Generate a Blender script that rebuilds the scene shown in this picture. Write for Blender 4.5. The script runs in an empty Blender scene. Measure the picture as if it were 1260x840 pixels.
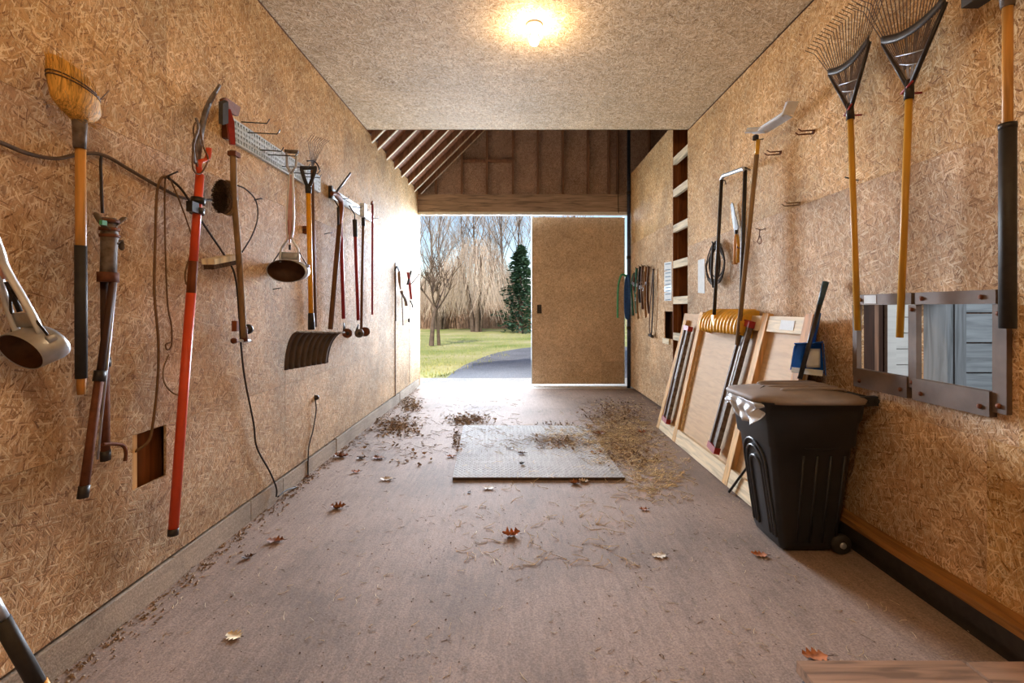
import bpy, math, random
from mathutils import Vector, Matrix
random.seed(7)
S = bpy.context.scene
COL = S.collection
PI = math.pi
# ------------------------------------------------------------------ camera
HC = 1.362; F = 600.0; VX, VY = 635.0, 379.0
cd = bpy.data.cameras.new('camera'); cam = bpy.data.objects.new('camera', cd); COL.objects.link(cam)
cam.location = (0, 0, HC); cam.rotation_euler = (PI/2, 0, 0)
cd.sensor_width = 36; cd.lens = F/1260*36; cd.shift_x = -5/1260; cd.shift_y = -41/1260
cd.clip_start = 0.02; cd.clip_end = 400
S.camera = cam
S.view_settings.view_transform = 'Standard'; S.view_settings.look = 'None'
S.view_settings.exposure = 0.36; S.view_settings.gamma = 1.0; S.view_settings.use_curve_mapping = False
# ------------------------------------------------------------------ world, sun, daylight lamps
W = bpy.data.worlds.new('sky'); S.world = W; W.use_nodes = True
wn = W.node_tree; wn.nodes.clear()
sky = wn.nodes.new('ShaderNodeTexSky'); sky.sky_type = 'NISHITA'; sky.sun_disc = False
sky.sun_elevation = math.radians(42); sky.sun_rotation = math.radians(190)
sky.air_density = 1.0; sky.dust_density = 0.7; sky.ozone_density = 1.2
bg = wn.nodes.new('ShaderNodeBackground'); bg.inputs[1].default_value = 0.15
wo = wn.nodes.new('ShaderNodeOutputWorld')
wn.links.new(sky.outputs[0], bg.inputs[0]); wn.links.new(bg.outputs[0], wo.inputs[0])
def lamp(name, kind, loc, rot, energy, color, **kw):
    d = bpy.data.lights.new(name, kind); d.energy = energy; d.color = color
    for k, v in kw.items(): setattr(d, k, v)
    o = bpy.data.objects.new(name, d); COL.objects.link(o); o.location = loc; o.rotation_euler = rot
    return o
lamp('sun', 'SUN', (0, 0, 20), (math.radians(48), 0, math.radians(-18)), 2.7, (1.0, .95, .87), angle=math.radians(.6))
# area lamps standing in for daylight at the open door and in the stall
lamp('door_daylight', 'AREA', (-1.5, 14.6, 3.5), (math.radians(-85), 0, math.radians(5)), 740, (.76, .86, 1.0), shape='RECTANGLE', size=5.4, size_y=3.4, spread=math.radians(60))
lamp('doorway_fill', 'AREA', (-.70, 8.95, 1.7), (math.radians(-90), 0, 0), 175, (.76, .87, 1.0), shape='RECTANGLE', size=1.8, size_y=2.6)  # supplementary lamp added to brighten the far right wall and header
lamp('stall_fill', 'AREA', (3.3, 1.15, 1.9), (math.radians(90), 0, math.radians(0)), 36, (.86, .93, 1.0), shape='RECTANGLE', size=1.1, size_y=.8)  # added lamp to light the stall; its window is made up
# ------------------------------------------------------------------ materials
def new_mat(name):
    m = bpy.data.materials.new(name); m.use_nodes = True
    n = m.node_tree; b = n.nodes['Principled BSDF']
    return m, n, b
def N(n, t, **kw):
    x = n.nodes.new(t)
    for k, v in kw.items():
        if k.startswith('i_'): x.inputs[k[2:]].default_value = v
        else: setattr(x, k, v)
    return x
def ramp(n, stops, fac):
    r = n.nodes.new('ShaderNodeValToRGB'); e = r.color_ramp.elements
    while len(e) < len(stops): e.new(.5)
    for i, (p, c) in enumerate(stops): e[i].position = p; e[i].color = (*c, 1)
    n.links.new(fac, r.inputs[0]); return r
def rgb(s):
    s = s.lstrip('#'); v = [int(s[i:i+2], 16)/255 for i in (0, 2, 4)]
    return tuple(c/12.92 if c <= .04045 else ((c+.055)/1.055)**2.4 for c in v)
def plain(name, col, rough=.6, metal=0, var=.25, scale=30, bump=.1, spec=.4, dirt=None):
    m, n, b = new_mat(name); L = n.links
    tc = N(n, 'ShaderNodeTexCoord')
    no = N(n, 'ShaderNodeTexNoise'); no.inputs['Scale'].default_value = scale; no.inputs['Detail'].default_value = 5
    L.new(tc.outputs['Object'], no.inputs['Vector'])
    lo = tuple(c*(1-var) for c in col); hi = tuple(min(1, c*(1+var)) for c in col)
    if dirt: lo = dirt
    r = ramp(n, [(.3, lo), (.62, hi)], no.outputs[0])
    L.new(r.outputs[0], b.inputs['Base Color'])
    b.inputs['Roughness'].default_value = rough; b.inputs['Metallic'].default_value = metal
    b.inputs['Specular IOR Level'].default_value = spec
    if bump:
        bp = N(n, 'ShaderNodeBump'); bp.inputs['Strength'].default_value = bump; bp.inputs['Distance'].default_value = .005
        L.new(no.outputs[0], bp.inputs['Height']); L.new(bp.outputs[0], b.inputs['Normal'])
    return m
def wood(name, col, axis=2, rough=.65, var=.35, scale=14, stretch=.08):
    m, n, b = new_mat(name); L = n.links
    tc = N(n, 'ShaderNodeTexCoord'); mp = N(n, 'ShaderNodeMapping')
    s = [scale]*3; s[axis] = scale*stretch; mp.inputs['Scale'].default_value = s
    oi = N(n, 'ShaderNodeObjectInfo'); ad = N(n, 'ShaderNodeVectorMath', operation='ADD')
    L.new(oi.outputs['Random'], ad.inputs[1]); L.new(tc.outputs['Object'], ad.inputs[0])
    L.new(ad.outputs[0], mp.inputs['Vector'])
    no = N(n, 'ShaderNodeTexNoise'); no.inputs['Scale'].default_value = 2.2; no.inputs['Detail'].default_value = 7
    no.inputs['Distortion'].default_value = .8
    L.new(mp.outputs[0], no.inputs['Vector'])
    lo = tuple(c*(1-var) for c in col); hi = tuple(min(1, c*(1+var*.6)) for c in col)
    r = ramp(n, [(.35, lo), (.52, col), (.68, hi)], no.outputs[0])
    L.new(r.outputs[0], b.inputs['Base Color']); b.inputs['Roughness'].default_value = rough
    b.inputs['Specular IOR Level'].default_value = .25
    bp = N(n, 'ShaderNodeBump'); bp.inputs['Strength'].default_value = .15; bp.inputs['Distance'].default_value = .004
    L.new(no.outputs[0], bp.inputs['Height']); L.new(bp.outputs[0], b.inputs['Normal'])
    return m
def osb(name, dark, mid, light, stain=.25, sc=1.0, soft=0.0):
    m, n, b = new_mat(name); L = n.links
    uv = N(n, 'ShaderNodeUVMap'); oi = N(n, 'ShaderNodeObjectInfo')
    mul = N(n, 'ShaderNodeMath', operation='MULTIPLY'); mul.inputs[1].default_value = 37.0
    L.new(oi.outputs['Random'], mul.inputs[0])
    ad = N(n, 'ShaderNodeVectorMath', operation='ADD'); L.new(uv.outputs[0], ad.inputs[0]); L.new(mul.outputs[0], ad.inputs[1])
    nd = N(n, 'ShaderNodeTexNoise'); nd.inputs['Scale'].default_value = 9; nd.inputs['Detail'].default_value = 3
    L.new(ad.outputs[0], nd.inputs['Vector'])
    sb = N(n, 'ShaderNodeVectorMath', operation='SUBTRACT'); sb.inputs[1].default_value = (.5, .5, .5); L.new(nd.outputs['Color'], sb.inputs[0])
    sc_ = N(n, 'ShaderNodeVectorMath', operation='SCALE'); sc_.inputs['Scale'].default_value = .024; L.new(sb.outputs[0], sc_.inputs[0])
    wv = N(n, 'ShaderNodeVectorMath', operation='ADD'); L.new(ad.outputs[0], wv.inputs[0]); L.new(sc_.outputs[0], wv.inputs[1])
    best = None; tone = None
    for k, (ang, sx, sy) in enumerate([(12, 9, 52), (58, 11, 60), (-35, 10, 48), (95, 13, 62), (-70, 12, 74)]):
        mp = N(n, 'ShaderNodeMapping'); mp.inputs['Rotation'].default_value = (0, 0, math.radians(ang))
        mp.inputs['Location'].default_value = (k*3.3, k*1.7, 0)
        mp2 = N(n, 'ShaderNodeMapping'); mp2.inputs['Scale'].default_value = (sx*sc*1.9, sy*sc*2.9, 1)
        L.new(wv.outputs[0], mp.inputs['Vector']); L.new(mp.outputs[0], mp2.inputs['Vector'])
        vo = N(n, 'ShaderNodeTexVoronoi', voronoi_dimensions='2D', feature='F1'); vo.inputs['Scale'].default_value = 1
        L.new(mp2.outputs[0], vo.inputs['Vector'])
        sp = N(n, 'ShaderNodeSeparateColor'); L.new(vo.outputs['Color'], sp.inputs[0])
        # strand: rounded off towards the cell edge
        dm = N(n, 'ShaderNodeMath', operation='MULTIPLY'); dm.inputs[1].default_value = .55; L.new(vo.outputs['Distance'], dm.inputs[0])
        hh = N(n, 'ShaderNodeMath', operation='SUBTRACT'); L.new(sp.outputs[0], hh.inputs[0]); L.new(dm.outputs[0], hh.inputs[1])
        if best is None: best, tone, vec = hh.outputs[0], sp.outputs[1], mp2.outputs[0]
        else:
            gt = N(n, 'ShaderNodeMath', operation='GREATER_THAN'); L.new(hh.outputs[0], gt.inputs[0]); L.new(best, gt.inputs[1])
            mt = N(n, 'ShaderNodeMix'); L.new(gt.outputs[0], mt.inputs[0]); L.new(tone, mt.inputs[2]); L.new(sp.outputs[1], mt.inputs[3])
            mv = N(n, 'ShaderNodeMix', data_type='VECTOR'); L.new(gt.outputs[0], mv.inputs[0]); L.new(vec, mv.inputs[4]); L.new(mp2.outputs[0], mv.inputs[5]); vec = mv.outputs[1]
            mx = N(n, 'ShaderNodeMath', operation='MAXIMUM'); L.new(best, mx.inputs[0]); L.new(hh.outputs[0], mx.inputs[1])
            best, tone = mx.outputs[0], mt.outputs[0]
    # fine grain along with tone
    ng = N(n, 'ShaderNodeTexNoise'); ng.inputs['Scale'].default_value = 1; ng.inputs['Detail'].default_value = 3
    mpg = N(n, 'ShaderNodeMapping'); mpg.inputs['Scale'].default_value = (1.4, 4.2, 1); L.new(vec, mpg.inputs['Vector'])
    L.new(mpg.outputs[0], ng.inputs['Vector'])
    gm = N(n, 'ShaderNodeMix'); gm.inputs[0].default_value = .45; L.new(tone, gm.inputs[2]); L.new(ng.outputs[0], gm.inputs[3])
    r = ramp(n, [(.20, dark), (.34, tuple(mid[i]*.82+dark[i]*.18 for i in range(3))), (.52, mid), (.76, light)], gm.outputs[0])
    # crevices between strands
    cr = N(n, 'ShaderNodeMapRange'); cr.inputs[1].default_value = .28; cr.inputs[2].default_value = .62
    cr.inputs[3].default_value = .78; cr.inputs[4].default_value = 1.0; L.new(best, cr.inputs[0])
    # broad weathering
    ns = N(n, 'ShaderNodeTexNoise'); ns.inputs['Scale'].default_value = 1.9; ns.inputs['Detail'].default_value = 7; ns.inputs['Roughness'].default_value = .65
    L.new(ad.outputs[0], ns.inputs['Vector'])
    st = N(n, 'ShaderNodeMapRange'); st.inputs[1].default_value = .3; st.inputs[2].default_value = .7
    st.inputs[3].default_value = 1-stain*1.5; st.inputs[4].default_value = 1+stain*.5; L.new(ns.outputs[0], st.inputs[0])
    mm = N(n, 'ShaderNodeMath', operation='MULTIPLY'); L.new(cr.outputs[0], mm.inputs[0]); L.new(st.outputs[0], mm.inputs[1])
    vs = N(n, 'ShaderNodeVectorMath', operation='SCALE'); L.new(r.outputs[0], vs.inputs[0]); L.new(mm.outputs[0], vs.inputs['Scale'])
    L.new(vs.outputs[0], b.inputs['Base Color']); b.inputs['Roughness'].default_value = .72; b.inputs['Specular IOR Level'].default_value = .25
    bp = N(n, 'ShaderNodeBump'); bp.inputs['Strength'].default_value = .5; bp.inputs['Distance'].default_value = .004
    L.new(best, bp.inputs['Height']); L.new(bp.outputs[0], b.inputs['Normal'])
    return m
M = {}
M['osb_up'] = osb('oriented strand board', rgb('7c5028'), rgb('d2a56c'), rgb('f4dcae'))
M['osb_low'] = osb('daylight grey strand board', rgb('7c5638'), rgb('cfa67a'), rgb('f2dcb8'), stain=.3)  # slightly greyer copy; the grey of daylight is put into the colour
M['osb_ceil'] = osb('ceiling strand board', rgb('8a6a48'), rgb('d8bf98'), rgb('f6ead0'), stain=.12)
M['osb_door'] = osb('brown strand board', rgb('a08468'), rgb('d6b896'), rgb('ecd6b8'), stain=.18)
M['osb_dark'] = osb('dark gable board', rgb('8e7464'), rgb('c8aa96'), rgb('e2ccba'), stain=.2)
M['brown'] = wood('dark brown lumber', rgb('94705a'), 2)
M['dark_stud'] = wood('dark stud', rgb('452c1f'), 2)
M['brown_y'] = wood('dark brown deck', rgb('8e6248'), 1)
M['orange_brown'] = wood('warm stained lumber', rgb('7d4a22'), 2)
M['beam'] = wood('weathered beam', rgb('a48d7a'), 0, var=.45)
M['cream_wood'] = wood('cream pine', rgb('f0e4c8'), 2)
M['cream_y'] = wood('cream pine rung', rgb('d8ccb0'), 1)
M['pine'] = wood('new pine', rgb('d3a76c'), 2, var=.3)
M['pine_gold'] = wood('golden pine', rgb('b9803f'), 2, var=.35)
M['pine_y'] = wood('pale pine rail', rgb('d9c4a0'), 1, var=.3)
M['sill'] = wood('sill board', rgb('9a6c38'), 1, var=.4)
M['ply'] = wood('plywood sheet', rgb('c2a077'), 1, var=.12, scale=16, stretch=.12)
M['handle'] = wood('yellow ash handle', rgb('c08a45'), 2, rough=.45)
M['handle_gold'] = wood('varnished bamboo handle', rgb('c79432'), 2, rough=.4, var=.2)
M['handle_old'] = wood('old grey ash handle', rgb('8a7050'), 2, rough=.7)
M['handle_brown'] = wood('brown handle', rgb('6b4a2c'), 2, rough=.6)
M['rust_brown'] = wood('rusty brown wood', rgb('7d4524'), 2)
M['black'] = plain('black rubber grip', rgb('2a2622'), .6)
M['dark_metal'] = plain('dark steel', rgb('3a3532'), .45, .7)
M['dusty_metal'] = plain('dusty dark painted steel', rgb('6a5e54'), .62, .1, dirt=rgb('463629'))
M['steel'] = plain('bright steel', rgb('b4b8be'), .45, .7, var=.12)
M['galv'] = plain('galvanised sheet', rgb('ccd4d8'), .45, .55, var=.2, scale=40)
M['wire'] = plain('grey brown wire', rgb('5b4838'), .6, .3)
M['cord'] = plain('brown cord', rgb('6d5135'), .9)
M['cord_dark'] = plain('dark cord', rgb('2b231e'), .7)
M['rust'] = plain('rusty steel', rgb('6b3f28'), .75, .4)
M['orange'] = plain('orange paint', rgb('d24a22'), .42, 0, var=.1, scale=12)
M['red'] = plain('faded red paint', rgb('8f2320'), .5, 0, var=.2)
M['pinkish'] = plain('pink faded print', rgb('c9a2a2'), .45, .2, var=.12)
M['yellow'] = plain('yellow fibreglass', rgb('e09a10'), .4, 0, var=.1)
M['blue'] = plain('blue plastic', rgb('1c5fb4'), .4, 0, var=.1)
M['blue_hose'] = plain('blue rope', rgb('1d4f8f'), .5)
M['green_hose'] = plain('green hose', rgb('4d9b72'), .5)
M['white'] = plain('white enamel', rgb('e4e2da'), .4, 0, var=.06)
M['paper'] = plain('paper', rgb('d9dfe2'), .8, 0, var=.05, bump=0)
M['ink'] = plain('grey print', rgb('5d7c92'), .8, 0, var=.2, bump=0)
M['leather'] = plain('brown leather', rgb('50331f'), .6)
M['leather2'] = plain('tan leather', rgb('8a6238'), .6)
M['strap_dark'] = plain('black strap', rgb('221d1a'), .7)
M['green_strap'] = plain('green webbing', rgb('2c5a4a'), .8)
M['iron_frame'] = plain('worn brown steel plate', rgb('5f4e42'), .65, .15, var=.3, scale=9, dirt=rgb('57463a'))
M['bin'] = plain('black bin plastic', rgb('212224'), .45, 0, var=.15, scale=8, bump=.04)
M['bin_edge'] = plain('bin moulding sheen', rgb('3a3c40'), .3, 0, var=.1, bump=0)  # lighter than the bin body, paints the bluish sheen on its arches
M['bright_metal'] = plain('bright aluminium', rgb('d4d8de'), .35, .5, var=.08)
M['blade_grey'] = plain('grey blade steel', rgb('8e9296'), .55, .3, var=.1)
M['lid'] = plain('grey brown bin lid', rgb('7d6c5d'), .75, 0, var=.15, scale=6, bump=.04)
M['bag'] = plain('silver bin bag', rgb('b4b4b6'), .4, .0, var=.25, scale=14, bump=.1)
M['leaf'] = plain('brown oak leaf', rgb('7c4c2a'), .7, 0, var=.4, scale=60)
M['leaf_pale'] = plain('pale dry leaf', rgb('b9a58c'), .7, 0, var=.3, scale=60)
M['leaf_orange'] = plain('orange dry leaf', rgb('9c5a2a'), .65, 0, var=.35, scale=50)
M['straw'] = plain('straw', rgb('dccaa6'), .8, 0, var=.35, scale=20, bump=0)
M['chaff'] = plain('dark chaff', rgb('8d7660'), .9, 0, var=.4, scale=20, bump=0)
M['barnwood'] = wood('grey barn boards', rgb('8b8f92'), 2, var=.35)
M['barnwood_h'] = wood('grey horizontal boards', rgb('9ba1a5'), 0, var=.3)
M['sunlit_board'] = wood('sunlit white boards', rgb('e6e4de'), 0, var=.08)  # plain siding coloured white to paint the blown sunlight on it
M['soil'] = plain('dark stall floor', rgb('4e4338'), .9)
M['plank'] = wood('dusty plank top', rgb('96765e'), 0, var=.4)
M['plank_side'] = plain('grey weathered plank end', rgb('5d6066'), .9)
M['bristle'] = plain('dirty bristles', rgb('4e3b2c'), .9, 0, var=.5, scale=90, bump=.6)
M['broomcorn'] = wood('broom corn', rgb('cf9c48'), 2, var=.6, scale=60, stretch=.06)
M['gold_plastic'] = plain('golden yellow plastic', rgb('dba838'), .4, .1, var=.25, scale=10)
M['trunk'] = plain('grey bark', rgb('6e5c50'), .9, scale=8)
M['twig'] = plain('pale twigs', rgb('bba99c'), .9, scale=8, bump=0)
M['twig_gold'] = plain('weeping twigs', rgb('d2bca8'), .9, scale=6, bump=0)
M['needle'] = plain('evergreen needles', rgb('4a6650'), .9, var=.5, scale=3, bump=0)
M['shrub'] = plain('dry russet brush', rgb('b3917a'), .9, var=.4, scale=4, bump=0)
# bulb
m, n, b = new_mat('lit bulb glass'); b.inputs['Base Color'].default_value = (1, .9, .7, 1)
b.inputs['Emission Color'].default_value = (1, .69, .39, 1); b.inputs['Emission Strength'].default_value = 270
M['bulb'] = m
M['bulb_bright'] = m.copy(); M['bulb_bright'].node_tree.nodes['Principled BSDF'].inputs['Emission Strength'].default_value = 1000
# floor concrete
def concrete(name, c1, c2, stains=True):
    m, n, b = new_mat(name); L = n.links
    tc = N(n, 'ShaderNodeTexCoord')
    def noise(scale, vecscale=None, detail=6, rough=.6):
        x = N(n, 'ShaderNodeTexNoise'); x.inputs['Scale'].default_value = scale; x.inputs['Detail'].default_value = detail; x.inputs['Roughness'].default_value = rough
        if vecscale:
            mp = N(n, 'ShaderNodeMapping'); mp.inputs['Scale'].default_value = vecscale; L.new(tc.outputs['Object'], mp.inputs['Vector']); L.new(mp.outputs[0], x.inputs['Vector'])
        else: L.new(tc.outputs['Object'], x.inputs['Vector'])
        return x
    a = noise(1.1); f = noise(45, (1, .12, 1), 3); g = noise(130, None, 3)
    r = ramp(n, [(.3, c2), (.55, c1), (.75, tuple(min(1, c*1.12) for c in c1))], a.outputs[0])
    mr = N(n, 'ShaderNodeMapRange'); mr.inputs[1].default_value = .3; mr.inputs[2].default_value = .7; mr.inputs[3].default_value = .86; mr.inputs[4].default_value = 1.12
    L.new(f.outputs[0], mr.inputs[0])
    mg = N(n, 'ShaderNodeMapRange'); mg.inputs[1].default_value = .3; mg.inputs[2].default_value = .7; mg.inputs[3].default_value = .7; mg.inputs[4].default_value = 1.28
    L.new(g.outputs[0], mg.inputs[0])
    q = N(n, 'ShaderNodeMath', operation='MULTIPLY'); L.new(mr.outputs[0], q.inputs[0]); L.new(mg.outputs[0], q.inputs[1])
    out = q.outputs[0]
    if stains:
        s = noise(3.2, None, 8, .7); ms = N(n, 'ShaderNodeMapRange'); ms.inputs[1].default_value = .56; ms.inputs[2].default_value = .74; ms.inputs[3].default_value = 1; ms.inputs[4].default_value = .72
        L.new(s.outputs[0], ms.inputs[0]); q2 = N(n, 'ShaderNodeMath', operation='MULTIPLY'); L.new(out, q2.inputs[0]); L.new(ms.outputs[0], q2.inputs[1]); out = q2.outputs[0]
    vs = N(n, 'ShaderNodeVectorMath', operation='SCALE'); L.new(r.outputs[0], vs.inputs[0]); L.new(out, vs.inputs['Scale'])
    L.new(vs.outputs[0], b.inputs['Base Color']); b.inputs['Roughness'].default_value = .85; b.inputs['Specular IOR Level'].default_value = .2
    bp = N(n, 'ShaderNodeBump'); bp.inputs['Strength'].default_value = .3; bp.inputs['Distance'].default_value = .003
    L.new(out, bp.inputs['Height']); L.new(bp.outputs[0], b.inputs['Normal'])
    return m
M['floor'] = concrete('brown concrete slab', rgb('937f72'), rgb('76665b'))
M['curb'] = concrete('grey concrete curb', rgb('b5a798'), rgb('94887b'))
M['apron'] = concrete('pale concrete apron', rgb('c4beb6'), rgb('b2aca4'), False)  # paleness stands in for sunlight on the concrete outside the door
M['asphalt'] = concrete('asphalt drive', rgb('8f8e92'), rgb('7c7b80'), False)
M['rubber'] = concrete('dusty rubber mat', rgb('aaa6a2'), rgb('8e8a86'))
M['rubber_side'] = plain('mat edge', rgb('4a3a30'), .9)
# grass
m, n, b = new_mat('spring lawn'); L = n.links
tc = N(n, 'ShaderNodeTexCoord'); a = N(n, 'ShaderNodeTexNoise'); a.inputs['Scale'].default_value = .5; a.inputs['Detail'].default_value = 9
L.new(tc.outputs['Object'], a.inputs['Vector'])
r = ramp(n, [(.3, rgb('8fa048')), (.5, rgb('bdb974')), (.7, rgb('d6c896'))], a.outputs[0])
L.new(r.outputs[0], b.inputs['Base Color']); b.inputs['Roughness'].default_value = .95
M['grass'] = m
# ------------------------------------------------------------------ mesh building
class MB:
    def __init__(s): s.v = []; s.f = []; s.sm = []
    def add(s, vs, fs, smooth=False):
        o = len(s.v); s.v += [Vector(v) for v in vs]; s.f += [tuple(i+o for i in f) for f in fs]; s.sm += [smooth]*len(fs)
        return s
    def box(s, c, d, rot=None):
        c = Vector(c); h = Vector(d)/2; vs = []
        for x in (-1, 1):
            for y in (-1, 1):
                for z in (-1, 1):
                    p = Vector((x*h.x, y*h.y, z*h.z))
                    if rot is not None: p = rot @ p
                    vs.append(p+c)
        return s.add(vs, [(0,1,3,2),(4,6,7,5),(0,4,5,1),(2,3,7,6),(0,2,6,4),(1,5,7,3)])
    def bx(s, x0, x1, y0, y1, z0, z1): return s.box(((x0+x1)/2, (y0+y1)/2, (z0+z1)/2), (abs(x1-x0), abs(y1-y0), abs(z1-z0)))
    def bar(s, a, b, w, t, up=(0, 0, 1)):      # rectangular bar from a to b, w across 'side', t along 'up'
        a = Vector(a); b = Vector(b); d = (b-a); L = d.length; d.normalize()
        u = Vector(up); sd = d.cross(u)
        if sd.length < 1e-4: sd = d.cross(Vector((0, 1, 0)))
        sd.normalize(); u = sd.cross(d)
        vs = []
        for p in (a, b):
            for i, j in ((-1,-1),(1,-1),(1,1),(-1,1)): vs.append(p+sd*(i*w/2)+u*(j*t/2))
        return s.add(vs, [(3,2,1,0),(4,5,6,7),(0,1,5,4),(1,2,6,5),(2,3,7,6),(3,0,4,7)])
    def tube(s, pts, r, n=8, cap=True, flat=1.0):
        pts = [Vector(p) for p in pts]; k = len(pts)
        rs = r if isinstance(r, (list, tuple)) else [r]*k
        vs = []; fs = []; prev = None
        for i, p in enumerate(pts):
            d = (pts[min(i+1, k-1)]-pts[max(i-1, 0)])
            if d.length < 1e-7: d = Vector((0, 0, 1))
            d.normalize()
            if prev is None:
                a = d.cross(Vector((0, 0, 1)) if abs(d.z) < .9 else Vector((1, 0, 0)))
            else: a = prev-d*prev.dot(d)
            a.normalize(); prev = a; bb = d.cross(a)
            for j in range(n):
                t = 2*PI*j/n; vs.append(p+a*(rs[i]*math.cos(t))+bb*(rs[i]*flat*math.sin(t)))
        for i in range(k-1):
            for j in range(n):
                j2 = (j+1) % n; fs.append((i*n+j, i*n+j2, (i+1)*n+j2, (i+1)*n+j))
        s.add(vs, fs, n > 4)
        if cap and n > 2:
            o = len(s.v)-len(vs)
            s.f.append(tuple(o+j for j in reversed(range(n)))); s.f.append(tuple(o+(k-1)*n+j for j in range(n))); s.sm += [False]*2
        return s
    def lathe(s, c, axis, prof, n=20):        # prof: (dist along axis, radius)
        ax = Vector(axis).normalized(); a = ax.cross(Vector((0, 0, 1)) if abs(ax.z) < .9 else Vector((1, 0, 0))).normalized(); bb = ax.cross(a)
        vs = []; fs = []; c = Vector(c)
        for h, r in prof:
            for j in range(n):
                t = 2*PI*j/n; vs.append(c+ax*h+a*(r*math.cos(t))+bb*(r*math.sin(t)))
        for i in range(len(prof)-1):
            for j in range(n):
                j2 = (j+1) % n; fs.append((i*n+j, i*n+j2, (i+1)*n+j2, (i+1)*n+j))
        return s.add(vs, fs, True)
    def grid(s, fn, nu, nv, thick=0, smooth=True):
        vs = [Vector(fn(i/nu, j/nv)) for i in range(nu+1) for j in range(nv+1)]; w = nv+1
        fs = [(i*w+j, (i+1)*w+j, (i+1)*w+j+1, i*w+j+1) for i in range(nu) for j in range(nv)]
        if thick:
            nn = [Vector((0, 0, 0)) for _ in vs]
            for f in fs:
                nr = (vs[f[1]]-vs[f[0]]).cross(vs[f[3]]-vs[f[0]])
                for i in f: nn[i] += nr
            k = len(vs); vs2 = [v-(nrm.normalized() if nrm.length > 1e-9 else Vector((0,0,1)))*thick for v, nrm in zip(vs, nn)]
            fs2 = [tuple(i+k for i in reversed(f)) for f in fs]
            rim = []
            bd = [i*w for i in range(nu+1)] + [nu*w+j for j in range(1, nv+1)] + [i*w+nv for i in range(nu-1, -1, -1)] + [j for j in range(nv-1, 0, -1)]
            for a, b2 in zip(bd, bd[1:]+bd[:1]): rim.append((b2, a, a+k, b2+k))
            return s.add(vs+vs2, fs+fs2+rim, smooth)
        return s.add(vs, fs, smooth)
    def prism(s, poly, off, smooth=False):     # closed polygon (3d points) extruded by vector
        k = len(poly); off = Vector(off); vs = [Vector(p) for p in poly]; vs = vs+[v+off for v in vs]
        fs = [tuple(reversed(range(k))), tuple(range(k, 2*k))]+[(i, (i+1) % k, (i+1) % k+k, i+k) for i in range(k)]
        return s.add(vs, fs, smooth)
    def build(s, name, mat, parent=None, label=None, cat=None, group=None, kind=None, origin=None, uvrot=False):
        me = bpy.data.meshes.new(name)
        if parent is not None: o0 = PO[parent.name]
        elif origin is not None: o0 = Vector(origin)
        else:
            xs = [v.x for v in s.v]; ys = [v.y for v in s.v]; zs = [v.z for v in s.v]
            o0 = Vector(((min(xs)+max(xs))/2, (min(ys)+max(ys))/2, min(zs)))
        me.from_pydata([v-o0 for v in s.v], [], s.f); me.update()
        me.polygons.foreach_set('use_smooth', s.sm)
        uv = me.uv_layers.new(name='UVMap'); data = []
        for p in me.polygons:
            nx, ny, nz = abs(p.normal.x), abs(p.normal.y), abs(p.normal.z)
            for vi in p.vertices:
                v = s.v[vi]
                if nx >= ny and nx >= nz: data += [v.y, v.z]
                elif ny >= nz: data += [v.x, v.z]
                else: data += [v.x, v.y]
        uv.data.foreach_set('uv', data)
        me.materials.append(M[mat] if isinstance(mat, str) else mat)
        o = bpy.data.objects.new(name, me); COL.objects.link(o)
        if parent is not None:
            o.parent = parent; PO[o.name] = o0
        else:
            o.location = o0; PO[o.name] = o0
        if label: o['label'] = label
        if cat: o['category'] = cat
        if group: o['group'] = group
        if kind: o['kind'] = kind
        return o
PO = {}
def thing(name, loc, label, cat, group=None, kind=None):
    o = bpy.data.objects.new(name, None); COL.objects.link(o); o.location = loc; o.empty_display_size = .1
    PO[o.name] = Vector(loc)
    if label: o['label'] = label
    if cat: o['category'] = cat
    if group: o['group'] = group
    if kind: o['kind'] = kind
    return o
XL, XR = -1.70, 1.96
def Lp(px, py, off=.05):
    X = XL+off; Y = F*(-X)/(VX-px); return Vector((X, Y, HC-(py-VY)/F*Y))
def Rp(px, py, off=.05):
    X = XR-off; Y = F*X/(px-VX); return Vector((X, Y, HC-(py-VY)/F*Y))
def At(px, py, Y): return Vector(((px-VX)/F*Y, Y, HC-(py-VY)/F*Y))
def Fl(px, py, z=0.0):
    Y = F*(HC-z)/(py-VY); return Vector(((px-VX)/F*Y, Y, z))
def jit(a): return random.uniform(-a, a)
def smooth_pts(pts, k=4):
    pts = [Vector(p) for p in pts]; out = []
    for i in range(len(pts)-1):
        p0 = pts[max(i-1, 0)]; p1 = pts[i]; p2 = pts[i+1]; p3 = pts[min(i+2, len(pts)-1)]
        for j in range(k):
            t = j/k; out.append(.5*((2*p1)+(-p0+p2)*t+(2*p0-5*p1+4*p2-p3)*t*t+(-p0+3*p1-3*p2+p3)*t**3))
    out.append(pts[-1]); return out
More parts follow.
